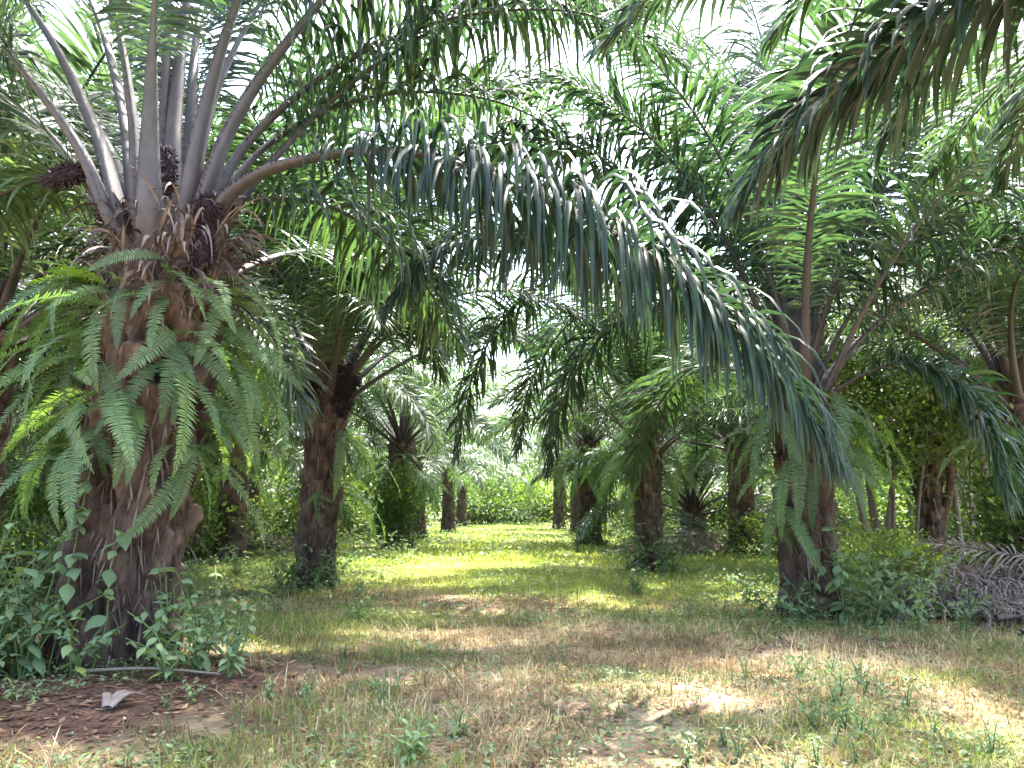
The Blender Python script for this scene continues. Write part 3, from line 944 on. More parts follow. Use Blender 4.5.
# right row
pc = palm(2.95, 17.1, 2.75, .25, .25, 'slim oil palm beside the lane with weeds round its foot and a stubby crown', lod='near', n=26, seed=23,
          lean=(.05, 0), trunk_kw=dict(nz=100, na=70, stubs=40), scale=.68, emax=9)
pf = palm(2.9, 29.2, 3.9, .40, .38, 'far oil palm whose trunk wears a wide skirt of pale green ferns', n=28, seed=31, scale=.8, emax=9)
pe = palm(-3.7, 26.0, 3.6, .42, .38, 'oil palm at left of the lane, its trunk buried under climbing ferns', n=28, seed=37, scale=.85, emax=9)

# the palm standing beside the camera on the right: its fronds hang into the top right corner
pr = palm(4.7, 3.0, 3.3, .38, .36, 'palm whose dark fronds hang into the top right corner, trunk unseen', n=0, seed=41, lod='near')
w = np.array([4.45, 3.15, 3.5])
HR = [
    ([w, P(1120, -60, 4.1), P(985, -5, 4.6), P(870, 62, 4.9), P(795, 128, 5.1), P(738, 200, 5.2)], dict(tone=.08, base=.11, droop=.7, Lmax=.9, W=.058, pairs=170)),
    ([w, P(1150, -140, 4.3), P(1060, -70, 4.8), P(985, 5, 5.2), P(925, 70, 5.5), P(880, 150, 5.7)], dict(tone=.2, base=.11, droop=.7, Lmax=.8)),
    ([w, P(1000, -230, 3.9), P(860, -130, 4.3), P(750, -60, 4.6), P(660, -10, 4.8), P(600, 45, 4.9)], dict(tone=.25, base=.11, droop=.6, Lmax=.8)),
    ([w, P(1160, -60, 4.6), P(1100, 20, 5.3), P(1040, 90, 5.9), P(1000, 180, 6.3)], dict(tone=.3, base=.1, droop=.7, Lmax=.8)),
    ([w, P(1060, -260, 4.0), P(960, -170, 4.6), P(880, -80, 5.2), P(820, -20, 5.6), P(770, 40, 5.9)], dict(tone=.35, base=.1, droop=.7, Lmax=.85)),
]
for q, (k, kw) in enumerate(HR):
    hero(pr, k, 500 + q, **kw)
crown_fronds(pr, 'near', (0, 0, 3.3), 20, 5, .95, skip=lambda az, w_: not 20 < az < 95, emin=1, emax=9)

# palms at the right edge
pg = palm(8.3, 12.6, 3.2, .38, .36, 'oil palm at the right edge with pale bare frond bases and trunk hidden by climbers', n=24, seed=43, lod='near', scale=.85, emax=8)
pk = palm(6.1, 26.5, 1.3, .34, .32, 'short stemmed silvery palm with fronds down to the weeds, right of the lane', n=30, seed=53, scale=.8)
ph = palm(9.5, 17.8, 2.9, .27, .27, 'oil palm with a forked reddish dead stub beside its dark trunk, at right', n=18, seed=47, emin=0, emax=7, scale=.8)
mb = MB()
stick(mb, resample([(.22, -.15, 1.2), (.38, -.22, 1.9), (.42, -.2, 2.7), (.5, -.2, 3.3)], 12)[0], .1, .06, 9, 0, .4)
link('dead_stub', mb.mesh('dead_stub', [M['redwood']]), ph)

# ------------------------------------------------------------------ rows behind
far = [(6.1, 21.6), (-8.1, 11.6), (-7.0, 20.0), (-10.0, 17.2), (-10.6, 24.5), (-16.8, 14.0), (-17.2, 21.0), (-10.2, 31.5), (-3.9, 33.0), (3.2, 38.5),
       (9.6, 33.0), (-17.0, 28.5), (-17.3, 36.0), (-24.0, 24.5), (-24.5, 33.0), (-10.0, 40.0), (-3.6, 43.5), (3.2, 48.0), (9.8, 43.0), (16.5, 38.0),
       (-17.0, 46.0), (-24.5, 43.0), (-31.0, 38.0), (-10.2, 50.0), (-3.4, 55.0), (9.8, 54.0), (16.5, 50.0), (3.8, 60.0), (23.5, 46.0), (-31.0, 50.0),
       (-3.0, 66.0), (10.0, 66.0), (-17.0, 58.0), (17, 62), (-10, 64), (-25, 56)]
for q, (x, y) in enumerate(far):
    side = 'left' if x < 0 else 'right'
    dist = 'second rank' if y < 30 else 'far rows'
    lab = {'left': {'second rank': 'oil palm standing behind the left row of the lane', 'far rows': 'small distant oil palm deep in the rows left of the lane end'},
           'right': {'second rank': 'silvery leaved oil palm behind the right row of the lane', 'far rows': 'small distant oil palm deep in the rows right of the lane end'}}[side][dist]
    far_palm(x + random.uniform(-.4, .4), y + random.uniform(-.5, .5), 60 + q, lab, 'oil palms in the %s on the %s' % (dist, side), .74 if abs(x) < 6 else .95)

# ------------------------------------------------------------------ ferns on the trunks
def fern_frond(seed, L, e0, bend, pairs=46, pl=.17, tone=.4, mat='fern'):
    r = np.random.default_rng(seed)
    pts = arch(L, e0, bend, 30, r.uniform(-30, 30), .42)
    t, s, n = frames(pts, (0, 1, 0), np.radians(r.uniform(-25, 25)) * np.linspace(0, 1, 30))
    mb = MB()
    rr = np.linspace(.006, .002, 30)
    tube(mb, pts, s, n, rr, rr, 5, 1, .4)
    v = np.repeat(np.linspace(0, 1, pairs), 2)
    sg = np.tile([1., -1.], pairs)
    ix = (.1 + .9 * v) * 29
    f = lambda a: np.stack([np.interp(ix, np.arange(30), a[:, i]) for i in range(3)], 1)
    p0, tt, ss, nn = f(pts), f(t), f(s), f(n)
    a = np.radians(np.interp(v, [0, .6, 1], [88, 76, 40]) + r.normal(0, 4, len(v)))
    e = np.radians(r.normal(8, 7, len(v)))
    d0 = np.cos(a)[:, None] * tt + np.sin(a)[:, None] * (np.cos(e)[:, None] * ss * sg[:, None] + np.sin(e)[:, None] * nn)
    Ln = pl * np.interp(v, [0, .12, .35, .7, .92, 1], [.45, .8, 1, .8, .4, .12]) * r.uniform(.9, 1.1, len(v))
    ribbons(mb, p0, d0, tt, Ln, np.full(len(v), L * .72 / pairs) * np.interp(v, [0, .8, 1], [1, .95, .5]), 3, r.uniform(.1, .4, len(v)), .2, None, 0,
            np.clip(tone + r.normal(0, .08, len(v)), 0, 1), prof=[.6, 1, .8, .05])
    return mb.mesh('frond', [M[mat], M['green_stem']])


FERN = [fern_frond(900 + q, L, e0, b, int(30 + 16 * L), pl, tn) for q, (L, e0, b, pl, tn) in enumerate(
    [(1.3, 55, 138, .13, .4), (1.5, 40, 125, .14, .45), (1.1, 65, 145, .115, .55), (.9, 30, 115, .105, .5), (1.4, 45, 132, .13, .3), (.75, 60, 110, .09, .65), (1.65, 40, 122, .14, .6), (.6, 50, 95, .08, .7), (1.2, 25, 112, .12, .5)])]
FERN_Y = [fern_frond(920 + q, L, e0, b, 34, .12, .5, 'fern_young') for q, (L, e0, b) in enumerate([(.75, 60, 80), (.9, 40, 95), (.6, 70, 60)])]


def fern(px, py, z, th, rad, label, n=8, seed=0, scale=1., young=0, group=None, spread=65, cx=0, loc=None):
    """a fern rooted on a trunk: th degrees round the trunk, 0 facing the camera, 90 to the right"""
    r = np.random.default_rng(seed)
    a = R(th - 90)
    root = link('epiphytic_fern', None, None, (px + rad * math.cos(a), py + rad * math.sin(a), z))
    tag(root, label, 'fern', group)
    for q in range(n):
        az = a + R(r.uniform(-spread, spread))
        scale_ = scale * FS
        lib = FERN_Y if q < young else FERN
        me = lib[int(r.integers(len(lib)))]
        link('frond', me, root, (r.normal(0, .06), r.normal(0, .06), r.uniform(-.22, .22)), rot=(R(r.normal(0, 22)), R(r.normal(0, 14)), az), scale=scale_ * r.uniform(.75, 1.1))
    return root


AX, AY, FS = -3.52, 7.06, 1.0
def afern(z, th, label, **kw):
    kw['n'] = int(kw['n'] * 1.35)
    kw['scale'] = kw.get('scale', 1.) * .86
    fern(AX + .33 * (z / 3.92) ** 1.2, AY, z, th, .5, label, **kw)
afern(3.28, -62, 'bright yellow green fern sprouting highest at the left side of the thick trunk', n=9, seed=1, young=5)
afern(3.18, -22, 'fern just under the leaf stubs on the front of the thick trunk, left of centre', n=7, seed=2, young=1)
afern(3.25, 28, 'fern under the hanging fibres on the front right of the thick trunk', n=7, seed=3, scale=.85)
afern(3.2, 78, 'fern arching off the right side of the thick trunk below the crown', n=10, seed=4)
afern(2.75, -80, 'fern with long drooping fronds on the left flank of the thick trunk', n=10, seed=5, young=1)
afern(2.8, -38, 'fern with the longest straight hanging fronds on the front of the thick trunk', n=7, seed=6, scale=1.1, spread=35)
afern(2.6, 38, 'fern with blue green fronds sweeping right across the thick trunk', n=8, seed=7, spread=45)
afern(2.75, 92, 'fern hanging in a curtain off the right flank of the thick trunk', n=11, seed=8, scale=1.1)
afern(2.1, 8, 'fern with narrow fronds low on the front of the thick trunk', n=6, seed=9, scale=.8, spread=50)
afern(2.2, -98, 'lowest fern on the left flank of the thick trunk', n=9, seed=10)
afern(2.15, 100, 'lowest fern on the right flank of the thick trunk', n=8, seed=11)
afern(1.75, -40, 'fern with short fronds lowest on the front left of the thick trunk', n=5, seed=13, scale=.75)
afern(2.35, -12, 'fern with fronds hanging straight down the middle of the thick trunk', n=5, seed=14, spread=40)
afern(1.95, 55, 'fern low on the front right of the thick trunk', n=5, seed=15, scale=.85)
afern(2.0, -68, 'fern with long fronds trailing down the lower left of the thick trunk', n=7, seed=16)
afern(1.9, 82, 'fern trailing down the lower right side of the thick trunk', n=7, seed=17)
afern(3.0, 165, 'fern on the far side of the thick trunk', n=7, seed=12)
DX, DY = 3.72, 9.95
fern(DX, DY, 2.45, -75, .36, 'fern fanning off the left side of the dark right hand trunk', n=11, seed=20, scale=.9, young=2)
fern(DX, DY, 2.2, -30, .36, 'fern hanging on the front left of the dark right hand trunk', n=8, seed=21, scale=.85)
fern(DX, DY, 2.35, 70, .36, 'fern drooping off the right side of the dark right hand trunk', n=10, seed=22, scale=.9)
fern(DX, DY, 1.85, 30, .36, 'small fern low on the front right of the dark right hand trunk', n=7, seed=23, scale=.7)
fern(DX, DY, 1.9, -95, .36, 'lowest fern on the left of the dark right hand trunk', n=8, seed=24, scale=.85)
fern(DX, DY, 2.6, -50, .34, 'uppermost fern on the front left of the dark right hand trunk', n=10, seed=25, scale=1.0, young=2)
fern(DX, DY, 2.6, 45, .34, 'uppermost fern on the front right of the dark right hand trunk', n=9, seed=26, scale=.9)
fern(DX, DY, 2.0, 95, .34, 'lowest fern hanging off the right of the dark right hand trunk', n=10, seed=27, scale=1.0)
fern(DX, DY, 1.5, -60, .34, 'short fern near the foot of the dark right hand trunk', n=6, seed=28, scale=.7)
fern(-4.0, 33, 2.6, 0, .4, 'fern cloaking a small distant trunk left of the lane end', n=14, seed=80, scale=1.5, spread=110)
fern(3.2, 38.5, 2.8, 0, .4, 'fern cloaking a small distant trunk right of the lane end', n=14, seed=81, scale=1.5, spread=110)
fern(-3.7, 26.0, 1.6, 20, .4, 'fern low on the trunk left of the lane end', n=12, seed=82, scale=1.2, spread=90)
fern(2.98, 17.1, 1.7, -40, .26, 'fern low on the slim trunk beside the lane', n=7, seed=83, scale=.8)
BX, BY = -3.36, 13.75
fern(BX, BY, 2.3, -70, .34, 'fern on the left of the shaggy brown trunk beyond the thick palm', n=9, seed=30, scale=.85)
fern(BX, BY, 2.5, 75, .34, 'fern on the right of the shaggy brown trunk beyond the thick palm', n=10, seed=31)
fern(BX, BY, 1.5, 10, .34, 'sparse fern low on the front of the shaggy brown trunk', n=5, seed=32, scale=.6)
fern(BX, BY, 1.7, 110, .34, 'fern hanging low behind the right side of the shaggy brown trunk', n=9, seed=33, scale=.9)
fern(2.98, 17.1, 2.4, -80, .3, 'fern on the left of the slim trunk beside the lane', n=9, seed=40, scale=.95)
fern(2.98, 17.1, 2.3, 75, .3, 'fern on the right of the slim trunk beside the lane', n=8, seed=41, scale=.9)
for q, th in enumerate((-90, -45, 0, 45, 90)):
    fern(2.9, 29.2, 3.3 - .15 * (q % 2), th, .4, ['leftmost fern', 'left front fern', 'central front fern', 'right front fern', 'rightmost fern'][q] + ' of the fern skirt on the far right trunk',
         n=9, seed=50 + q, scale=1.35)
for q, th in enumerate((-80, -30, 20, 70)):
    fern(-3.7, 26.0, 2.9 - .5 * (q % 2), th, .42, ['leftmost fern', 'left front fern', 'right front fern', 'rightmost fern'][q] + ' covering the trunk left of the lane end',
         n=10, seed=60 + q, scale=1.25)
fern(8.3, 12.6, 2.5, -60, .4, 'fern on the trunk of the palm at the right edge', n=9, seed=70)
fern(-10.3, 10.2, 2.6, 40, .4, 'fern glimpsed on a trunk behind the thick palm at far left', n=10, seed=71, scale=1.1)

# ------------------------------------------------------------------ leafy weeds, shrubs and slender trees
def weed_meshes(seed, H=.6, stems=5, leaf=.13, spread=.5, asp=.52, pairs=5, tone=.5):
    r = np.random.default_rng(seed)
    st, lf = MB(), MB()
    P0, D0, W0, LN, T = [], [], [], [], []
    for q in range(stems):
        a = r.uniform(0, 2 * np.pi)
        h = H * r.uniform(.6, 1.1)
        sp = spread * r.uniform(.2, 1.)
        k = [(0, 0, -.03), (math.cos(a) * sp * .35, math.sin(a) * sp * .35, h * .6), (math.cos(a + .3) * sp, math.sin(a + .3) * sp, h)]
        pts, L = resample(k, 10)
        stick(st, pts, .006, .0025, 5, 0, r.uniform(.3, .7))
        for m in range(pairs):
            u = .25 + .75 * (m + .5) / pairs
            p = pts[min(9, int(u * 9))]
            b = r.uniform(0, 2 * np.pi)
            for s in (0, np.pi):
                aa = b + s + r.normal(0, .3)
                P0.append(p)
                D0.append((math.cos(aa), math.sin(aa), r.uniform(-.75, .45)))
                W0.append((-math.sin(aa), math.cos(aa), r.normal(0, .45)))
                LN.append(leaf * r.uniform(.6, 1.2) * (1 - .3 * u))
                T.append(tone + r.normal(0, .15))
    LN = np.array(LN)
    ribbons(lf, np.array(P0), np.array(D0), np.array(W0), LN, LN * asp, 5, r.uniform(.2, .8, len(LN)), .25, r.normal(0, .3, len(LN)), 0, np.clip(T, 0, 1),
            prof=[.05, .75, 1, .8, .42, .03])
    return st.mesh('stem', [M['green_stem']]), lf.mesh('foliage', [M['weed']])


WEED = [weed_meshes(1, .75, 7, .16, .55), weed_meshes(2, .55, 6, .13, .45), weed_meshes(3, .35, 5, .10, .3), weed_meshes(4, .9, 6, .15, .5, .6),
        weed_meshes(5, .22, 4, .07, .18, .4, 4), weed_meshes(6, .3, 4, .12, .25, .28, 4, .6)]


def weed(x, y, k, label, group, s=1., rz=None):
    s = s * (1.45 if 'trunk' in label or 'slim' in label else 1)
    o = link('leafy_weed', None, None, (x, y, float(gz(x, y))), rz if rz is not None else random.uniform(0, 6.28), scale=s)
    tag(o, label, 'weed', group)
    link('stem', WEED[k][0], o)
    link('foliage', WEED[k][1], o)
    return o


for (x, y, k, s) in [(-4.35, 6.6, 0, 1.0), (-4.1, 6.25, 3, .95), (-3.75, 6.2, 1, 1.1), (-4.6, 6.9, 1, 1.2), (-3.85, 6.35, 0, .9), (-4.4, 6.1, 1, 1.0), (-4.7, 6.35, 0, .9), (-4.9, 6.6, 3, .8),
                     (-4.05, 5.95, 2, 1.1), (-3.4, 6.25, 2, 1.0)]:
    weed(x, y, k, 'broad leaved green weed crowding the left foot of the thick trunk', 'weeds at the left foot of the thick trunk', s)
for (x, y, k, s) in [(-2.85, 6.6, 0, .75), (-2.65, 6.9, 1, 1.0), (-2.5, 6.4, 1, .8), (-2.3, 6.75, 2, 1.), (-2.6, 6.15, 2, 1.), (-2.2, 6.3, 4, 1.3)]:
    weed(x, y, k, 'leafy weed spreading to the right of the thick trunk', 'weeds right of the thick trunk', s)
for (x, y, k, s) in [(-3.55, 5.1, 2, 1.1), (-3.7, 5.4, 2, 1.2), (-3.3, 4.9, 4, 1.5), (-3.5, 4.7, 5, 1.2)]:
    weed(x, y, k, 'small pale weed at the lower left corner', 'weeds at the lower left corner', s)
for (x, y, k, s) in [(3.9, 9.35, 0, 1.05), (3.55, 9.5, 1, .9), (4.2, 9.5, 3, .85), (4.5, 9.7, 0, .9), (4.75, 9.3, 1, 1.), (4.1, 9.1, 2, 1.1), (3.3, 9.3, 2, 1.0), (5.1, 9.6, 1, 1.), (4.5, 8.9, 2, 1.2)]:
    weed(x, y, k, 'leafy weed at the foot of the dark right hand trunk', 'weeds at the foot of the dark right hand trunk', s)
for (x, y, k, s) in [(-3.6, 13.1, 1, 1.), (-3.2, 13.2, 2, 1.2), (-3.0, 13.4, 1, .9), (-3.9, 13.3, 2, 1.)]:
    weed(x, y, k, 'leafy weed at the foot of the shaggy brown trunk', 'weeds at the foot of the shaggy brown trunk', s)
for (x, y, k, s) in [(2.7, 16.5, 0, 1.0), (3.1, 16.4, 1, 1.3), (3.4, 16.7, 0, .8), (2.5, 16.9, 1, 1.)]:
    weed(x, y, k, 'leafy weed round the foot of the slim palm by the lane', 'weeds at the foot of the slim palm', s)
for (x, y, k, s) in [(2.3, 28.2, 3, 1.3), (2.8, 28., 0, 1.5), (3.4, 28.4, 3, 1.2)]:
    weed(x, y, k, 'bushy weed at the foot of the far fern skirted palm', 'weeds at the foot of the fern skirted palm', s)
for (x, y, k, s_) in [(5.4, 9.3, 1, .8), (5.9, 8.9, 2, 1.), (6.5, 8.8, 1, .7), (5.6, 8.6, 4, 1.2), (6.1, 9.2, 2, .9), (4.9, 8.7, 1, .9)]:
    weed(x, y, k, 'pale weed growing in front of the heap of cut fronds at right', 'weeds in front of the right heap', s_)
for (x, y, k, s_) in [(-4.6, 6.3, 0, .95), (-4.2, 6.4, 1, 1.2), (-4.9, 6.9, 0, 1.), (-3.95, 6.1, 2, 1.2), (-4.5, 5.8, 2, 1.1), (-4.75, 6.0, 1, .9)]:
    weed(x, y, k, 'broad leaved green weed crowding the left foot of the thick trunk', 'weeds at the left foot of the thick trunk', s_)
# vine climbing the front of the thick trunk
st, lf = MB(), MB()
r = np.random.default_rng(19)
P0, D0, W0, LN, T = [], [], [], [], []
for (x0, x1, zt) in ((-.12, .02, 1.75), (-.3, -.12, 1.3), (.22, .3, 1.1)):
    pts = resample([(x0, -.72, 0), (x0 + .06, -.66, zt * .35), (x1 - .05, -.6, zt * .7), (x1, -.57, zt)], 16)[0]
    stick(st, pts, .008, .004, 5, 0, .4)
    for m in range(int(zt * 15)):
        p = pts[int(r.integers(2, 16))]
        a = r.uniform(-2.6, -.5)
        P0.append(p)
        D0.append((math.cos(a), math.sin(a) * .8, r.uniform(-.9, .5)))
        W0.append((-math.sin(a), math.cos(a), r.normal(0, .4)))
        LN.append(r.uniform(.10, .2))
        T.append(r.normal(.5, .15))
LN = np.array(LN)
ribbons(lf, np.array(P0), np.array(D0), np.array(W0), LN, LN * .62, 5, r.uniform(.3, 1., len(LN)), .25, r.normal(0, .3, len(LN)), 0, np.clip(T, 0, 1), prof=[.05, .8, 1, .75, .4, .03])
vo = tag(link('climbing_vine', None, None, (-3.52, 7.06, float(gz(-3.52, 7.06)))), 'broad leaved vine climbing the bark on the front of the thick trunk', 'vine')
link('stem', st.mesh('stem', [M['green_stem']]), vo)
link('foliage', lf.mesh('foliage', [M['weed']]), vo)
r = np.random.default_rng(77)
cc = [(r.uniform(-.62, .64), r.uniform(4.1, 8.4)) for _ in range(22)]
for q in range(80):
    c_ = cc[int(r.integers(len(cc)))]
    y = c_[1] + r.normal(0, .22)
    x = c_[0] * c_[1] + r.normal(0, .28)
    if x < -1.8 and y > 5.6:
        continue
    right = x > 1.2
    weed(x, y, int(r.choice([2, 4, 4, 4, 5])), 'small weed seedling in the dry grass at the %s' % ('right foreground' if right else 'left and middle foreground'),
         'weed seedlings in the %s foreground' % ('right' if right else 'left and middle'), r.uniform(.35, .85))
for q in range(26):
    y = r.uniform(9, 16)
    x = r.uniform(1.6, 6.5) if q % 2 else r.uniform(-6.5, -1.8)
    weed(x, y, int(r.choice([1, 2, 5])), 'weed growing at the %s verge of the lane' % ('right' if x > 0 else 'left'), 'weeds on the %s verge' % ('right' if x > 0 else 'left'), r.uniform(.7, 1.3))


def bush_meshes(seed, rx, rz, n=2600, leaf=.10, mat='bush', clumps=26, asp=.5):
    r = np.random.default_rng(seed)
    st, lf = MB(), MB()
    c = r.normal(0, 1, (clumps, 3))
    c = nrm(c) * (r.random((clumps, 1)) ** .45)
    c = c * [rx, rx, rz] + [0, 0, rz * .95]
    c[:, 2] = np.clip(c[:, 2], .12, None)
    for q in range(clumps):
        stick(st, resample([(r.normal(0, .05), r.normal(0, .05), -.05), c[q] * [.3, .3, .55], c[q]], 7)[0], .014, .004, 5, 0, r.uniform(.2, .8))
    w = r.integers(0, clumps, n)
    p = c[w] + r.normal(0, 1, (n, 3)) * [rx * .22, rx * .22, rz * .2]
    p[:, 2] = np.clip(p[:, 2], .03, None)
    d = nrm(p - [0, 0, rz * .5]) + r.normal(0, .6, (n, 3)) + [0, 0, .1]
    w0 = np.cross(d, r.normal(0, .35, (n, 3)) + [0, 0, 1])
    L = leaf * r.uniform(.6, 1.3, n)
    cl = r.normal(0, .13, clumps)
    ribbons(lf, p, d, w0, L, L * asp, 3, r.uniform(.1, .7, n), .25, None, 0, np.clip(.45 + cl[w] + r.normal(0, .16, n), 0, 1), prof=[.08, 1, .75, .04])
    return st.mesh('stem', [M['wood']]), lf.mesh('foliage', [M[mat]])


BUSH = {'green': bush_meshes(1, .9, .75), 'yellow': bush_meshes(2, .75, .5, mat='bush_yellow', leaf=.09), 'tall': bush_meshes(3, .8, 1.5, 3600, .14, clumps=34),
        'wide': bush_meshes(4, 1.9, 1.1, 4200, .17, clumps=40), 'low': bush_meshes(5, 1.1, .45, 2400, .10), 'pale': bush_meshes(6, 1.6, 1.2, 3800, .16, 'bush', 36)}


def bush(x, y, k, label, group=None, s=1.):
    o = link('shrub', None, None, (x, y, float(gz(x, y))), random.uniform(0, 6.28), scale=s)
    tag(o, label, 'shrub', group)
    link('stem', BUSH[k][0], o)
    link('foliage', BUSH[k][1], o)


bush(5.6, 12.0, 'yellow', 'yellow leaved shrub between the dark right hand trunk and the heap of cut fronds', s=.95)
bush(4.9, 10.9, 'green', 'green shrub just right of the dark right hand trunk', s=.7)
bush(6.4, 13.2, 'yellow', 'low yellow green shrub in front of the forked stub palm', s=.9)
bush(8.4, 13.8, 'low', 'low sunlit green shrub behind the heap of cut fronds', s=.9)
bush(7.7, 11.7, 'tall', 'tall leafy shrub climbing at the right edge beneath the palm crown', s=.85)
bush(8.4, 11.4, 'tall', 'taller leafy shrub half cut off by the right edge of the photo', s=.95)
bush(-3.6, 24.6, 'tall', 'leafy shrub leaning on the fern covered trunk left of the lane', s=.9)
bush(-6.9, 12.2, 'low', 'sunlit low shrub seen between the thick trunk and the left edge', s=1.1)
bush(-7.6, 11.0, 'green', 'green shrub at the left edge behind the thick trunk', s=.9)
for q, (x, y, k, s) in enumerate([(-8.5, 20.5, 'wide', 1.), (-12.5, 21, 'pale', 1.), (-14, 17.5, 'wide', 1.1), (-7., 27.5, 'pale', 1.), (-13, 27.5, 'wide', 1.2), (-19., 25, 'pale', 1.3), (-7, 36, 'wide', 1.3),
                                  (-14, 35, 'pale', 1.3), (-21, 31, 'wide', 1.4), (-6.5, 46, 'pale', 1.4), (-13, 13.3, 'wide', .9), (-9.5, 14, 'low', 1.2), (-27, 34, 'wide', 1.5), (-20, 41, 'pale', 1.6), (-13, 45, 'wide', 1.5)]):
    bush(x, y, k, 'background shrub among the palms left of the lane', 'background shrubs left of the lane', s)
for q, (x, y, k, s) in enumerate([(6.6, 21, 'low', 1.2), (8.5, 28, 'wide', 1.), (12.5, 27, 'pale', 1.1), (6.3, 34, 'pale', 1.1), (13, 35, 'wide', 1.3), (18, 33, 'wide', 1.4), (22, 36, 'pale', 1.4), (6.6, 44, 'wide', 1.3),
                                  (13.5, 47, 'pale', 1.5), (12.2, 20.5, 'low', 1.2), (15.5, 24, 'wide', 1.1), (17.5, 28, 'pale', 1.2), (20, 42, 'wide', 1.6), (26, 40, 'wide', 1.6), (27, 48, 'pale', 1.6)]):
    bush(x, y, k, 'background shrub among the trees right of the lane', 'background shrubs right of the lane', s)
for (x, y, k, s) in [(-1.6, 62, 'wide', 1.7), (1.0, 66, 'pale', 2.0), (-2.6, 72, 'pale', 2.), (3.2, 74, 'wide', 2.2), (-.3, 76, 'wide', 2.2), (-4.8, 78, 'pale', 2.2), (2, 84, 'pale', 2.6), (-3, 90, 'wide', 2.6)]:
    bush(x, y, k, 'sunlit shrub closing the far end of the lane', 'shrubs at the far end of the lane', s)


def tree_meshes(seed, H, r0, n=2600):
    r = np.random.default_rng(seed)
    st, lf = MB(), MB()
    lx, ly = r.normal(0, .35, 2)
    pts = resample([(0, 0, -.1), (lx * .3, ly * .3, H * .35), (lx * .5, ly * .8, H * .7), (lx, ly, H)], 14)[0]
    stick(st, pts, r0, r0 * .3, 8, 0, .55)
    cs = []
    for q in range(14):
        u = r.uniform(.42, 1)
        p = pts[int(u * 13)]
        a = r.uniform(0, 6.28)
        l = r.uniform(.7, 1.7) * (1.15 - u * .4)
        e = p + np.array([math.cos(a) * l, math.sin(a) * l, l * r.uniform(.3, 1.)])
        stick(st, resample([p, (p + e) / 2 + [0, 0, .1], e], 6)[0], r0 * .25, .006, 5, 0, .5)
        cs += [e, (p + e * 2) / 3]
    c = np.array(cs)
    w = r.integers(0, len(c), n)
    p = c[w] + r.normal(0, .33, (n, 3))
    d = r.normal(0, 1, (n, 3)) + [0, 0, -.2]
    w0 = np.cross(d, r.normal(0, .4, (n, 3)) + [0, 0, 1])
    L = .16 * r.uniform(.6, 1.3, n)
    cl = r.normal(0, .13, len(c))
    ribbons(lf, p, d, w0, L, L * .48, 2, r.uniform(.1, .7, n), .2, None, 0, np.clip(.5 + cl[w] + r.normal(0, .16, n), 0, 1), prof=[.1, 1, .05])
    return st.mesh('trunk', [M['wood']]), lf.mesh('crown', [M['bush']])


TREE = [tree_meshes(31, 6.5, .09), tree_meshes(32, 5.2, .06), tree_meshes(33, 7.5, .11, 3200), tree_meshes(34, 4.2, .045, 1700)]


def tree(x, y, k, label, group, s=1., lean=0):
    o = link('slender_tree', None, None, (x, y, float(gz(x, y))), random.uniform(0, 6.28), scale=s)
    o.rotation_euler = (R(random.gauss(0, 3)), R(lean + random.gauss(0, 3)), o.rotation_euler[2])
    tag(o, label, 'tree', group)
    link('trunk', TREE[k][0], o)
    link('crown', TREE[k][1], o)


tree(8.7, 18.7, 2, 'straight grey trunked young tree left of the forked stub palm', None, .95)
for q, (px, Y) in enumerate([(866, 16.5), (884, 19.5), (905, 17.5), (952, 19), (962, 16.5), (974, 18.5), (986, 16), (997, 19.5), (1008, 17)]):
    tree((px - 512) / FPX * Y, Y, [0, 1, 3, 0, 3, 1, 0, 3, 1][q], 'thin bare stemmed young tree in the front of the right hand thicket', 'thin trees at the front of the right thicket', 1., random.gauss(0, 5))
r = np.random.default_rng(9)
for q in range(26):
    y = r.uniform(19.5, 32)
    x = y * r.uniform(.42, .72)
    tree(x, y, int(r.integers(0, 4)), 'thin stemmed young tree in the thicket at the right edge', 'thin trees of the right thicket', r.uniform(.8, 1.15), r.normal(0, 6))
for q in range(10):
    y = r.uniform(22, 40)
    tree(-y * r.uniform(.3, .66), y, int(r.integers(0, 3)), 'thin stemmed young tree among the palms behind the left row', 'thin trees behind the left row', r.uniform(.8, 1.1), r.normal(0, 5))

# far wood round the plantation: reads as one mass
mb = MB()
r = np.random.default_rng(55)
n = 52000
ang = r.uniform(-1.0, 1.0, n)
keep = np.abs(ang) > .035
ang = ang[keep]
n = len(ang)
rd = r.uniform(74, 100, n)
hmax = 7 + 5 * vnoise(ang * 26, 0 * ang, 0, 3) + 2.5 * vnoise(ang * 90, 0 * ang, 0, 4)
z = hmax * r.random(n) ** .75
p = np.stack([np.sin(ang) * rd, np.cos(ang) * rd, z], 1)
d = r.normal(0, 1, (n, 3))
w0 = np.cross(d, r.normal(0, .4, (n, 3)) + [0, 0, 1])
L = r.uniform(.6, 1.3, n)
ribbons(mb, p, d, w0, L, L * .5, 2, r.uniform(.1, .7, n), .2, None, 0, np.clip(.35 + .5 * (fbm(p[:, 0] / 5, p[:, 1] / 5, z / 3, 3, 6) - .3) + r.normal(0, .12, n), 0, 1), prof=[.3, 1, .05])
tag(link('far_wood', mb.mesh('far_wood', [M['bush']])), 'distant green wood closing the view behind the palm rows', 'wood', None, 'stuff')

# ------------------------------------------------------------------ heaps of cut dead fronds
DEAD = []
for q in range(4):
    A, B = make_frond(arch(3.2, 4 + 2 * q, 13, sway=random.uniform(-25, 25)), (0, 1, 0), 700 + q, 60, 4, 0, .5, .022, .2, 1.3, random.uniform(-40, 40), .045, .5, .016, 50, split=True)
    DEAD.append((A.mesh('leaflets', [M['deadfrond']]), B.mesh('stalk', [M['fibre']])))


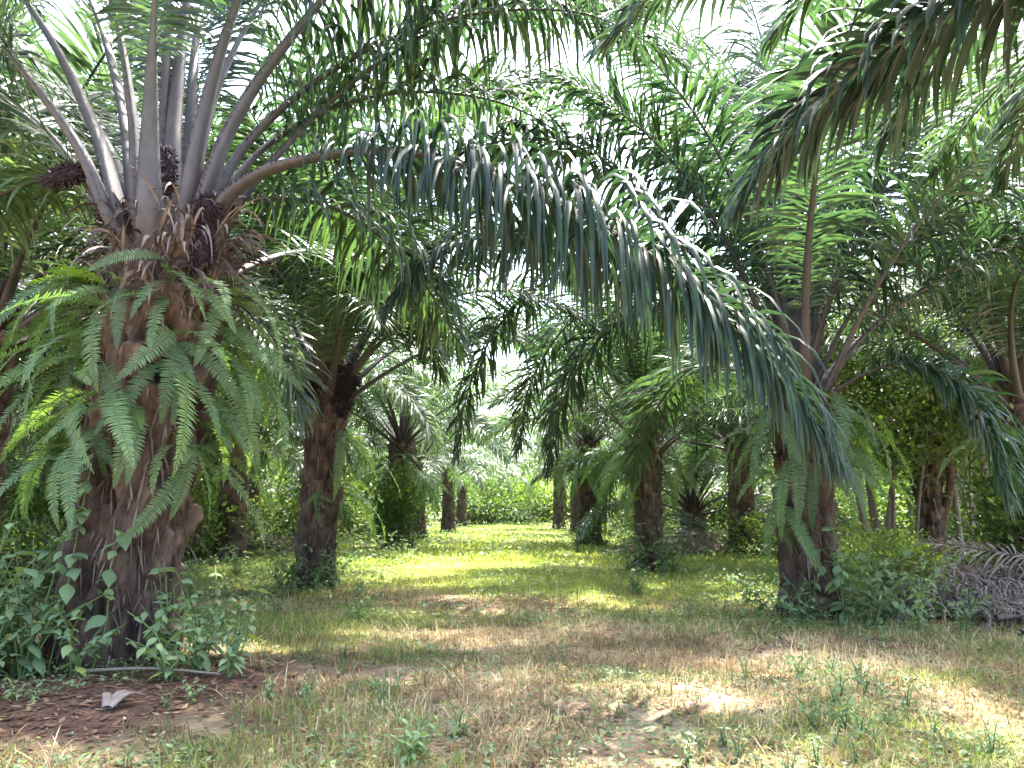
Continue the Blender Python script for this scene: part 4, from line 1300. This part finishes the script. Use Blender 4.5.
def heap(cx, cy, w, d, h, n, rot, label, group, seed):
    r = np.random.default_rng(seed)
    for q in range(n):
        a, rr = r.uniform(0, 6.28), math.sqrt(r.random())
        dx, dy = math.cos(a) * rr * w, math.sin(a) * rr * d
        z = h * (1 - rr ** 2) * r.random() ** .6
        dirn = R(rot + r.normal(0, 34) + (180 if r.random() < .5 else 0))
        A, B = DEAD[int(r.integers(4))]
        o = link('dead_frond', None, None, (cx + dx - 1.4 * math.cos(dirn), cy + dy - 1.4 * math.sin(dirn), float(gz(cx, cy)) + .04 + z),
                 rot=(R(r.uniform(-60, 60)), R(3 + r.normal(0, 4)), dirn), scale=r.uniform(.75, 1.1))
        tag(o, label, 'dead frond', group)
        link('stalk', B, o)
        link('leaflets', A, o)


heap(6.95, 9.9, 1.3, .8, .27, 95, 8, 'dry grey brown cut palm frond in the heap at the right edge', 'cut fronds in the right edge heap', 1)
heap(5.2, 22.3, 1.2, .7, .45, 24, 10, 'dry tan cut palm frond in the heap right of the slim palm', 'cut fronds in the heap behind the slim palm', 2)
heap(-9.2, 13.6, 1.2, .9, .5, 24, -25, 'dry purple brown cut palm frond in the heap at the left edge', 'cut fronds in the left edge heap', 3)
heap(-8.2, 22., 1.4, .8, .45, 20, 0, 'dry brown cut palm frond in the heap behind the thick trunk', 'cut fronds in the heap behind the thick trunk', 4)

# broken husk of a leaf base and a fallen stick by the thick trunk
mb = MB()
for q, (a, l, wd) in enumerate(((0, .3, .05), (35, .24, .04), (-30, .26, .045))):
    b = R(90 + a)
    pts = resample([(0, 0, .03), (math.cos(b) * l * .5, math.sin(b) * l * .5, .09), (math.cos(b) * l, math.sin(b) * l, .05)], 7)[0]
    t, s, n_ = frames(pts, (-math.sin(b), math.cos(b), 0))
    tube(mb, pts, s, n_, np.linspace(wd, wd * .3, 7), np.linspace(.014, .006, 7), 8, 0, .9)
tag(link('broken_husk', mb.mesh('broken_husk', [M['fibre']]), None, (-2.6, 5.25, float(gz(-2.6, 5.25)))), 'split pale brown husk lying on the soil in front of the thick trunk', 'husk')
mb = MB()
stick(mb, resample([(-.6, .1, .05), (0, .0, .09), (.55, -.05, .06)], 10)[0], .016, .008, 7, 0, .5)
tag(link('fallen_stick', mb.mesh('fallen_stick', [M['wood']]), None, (-2.75, 6.15, float(gz(-2.75, 6.15)))), 'thin brown stick lying at the right foot of the thick trunk', 'stick')
mb = MB()
stick(mb, resample([(0, 0, -.02), (.005, 0, .1), (.01, 0, .2)], 7)[0], .016, .012, 7, 0, .3)
ribbons(mb, np.array([[0, 0, .02], [0.005, 0, .05], [.01, 0, .1]]), np.array([[.3, .1, 1], [-.3, 0, 1], [.1, -.3, 1.]]), np.array([[0, 1., 0], [0, 1, 0], [1, 0, 0.]]),
        np.array([.2, .2, .14]), np.array([.03, .03, .025]), 4, np.array([.1, .1, .1]), 0, None, 1, .1)
hx, hy = P(343, 668, 6.6)[:2]
tag(link('cut_shoot', mb.mesh('cut_shoot', [M['green_stem'], M['palm']]), None, (hx, hy, float(gz(hx, hy)))), 'short dark green cut shoot standing alone in the lane', 'shoot')
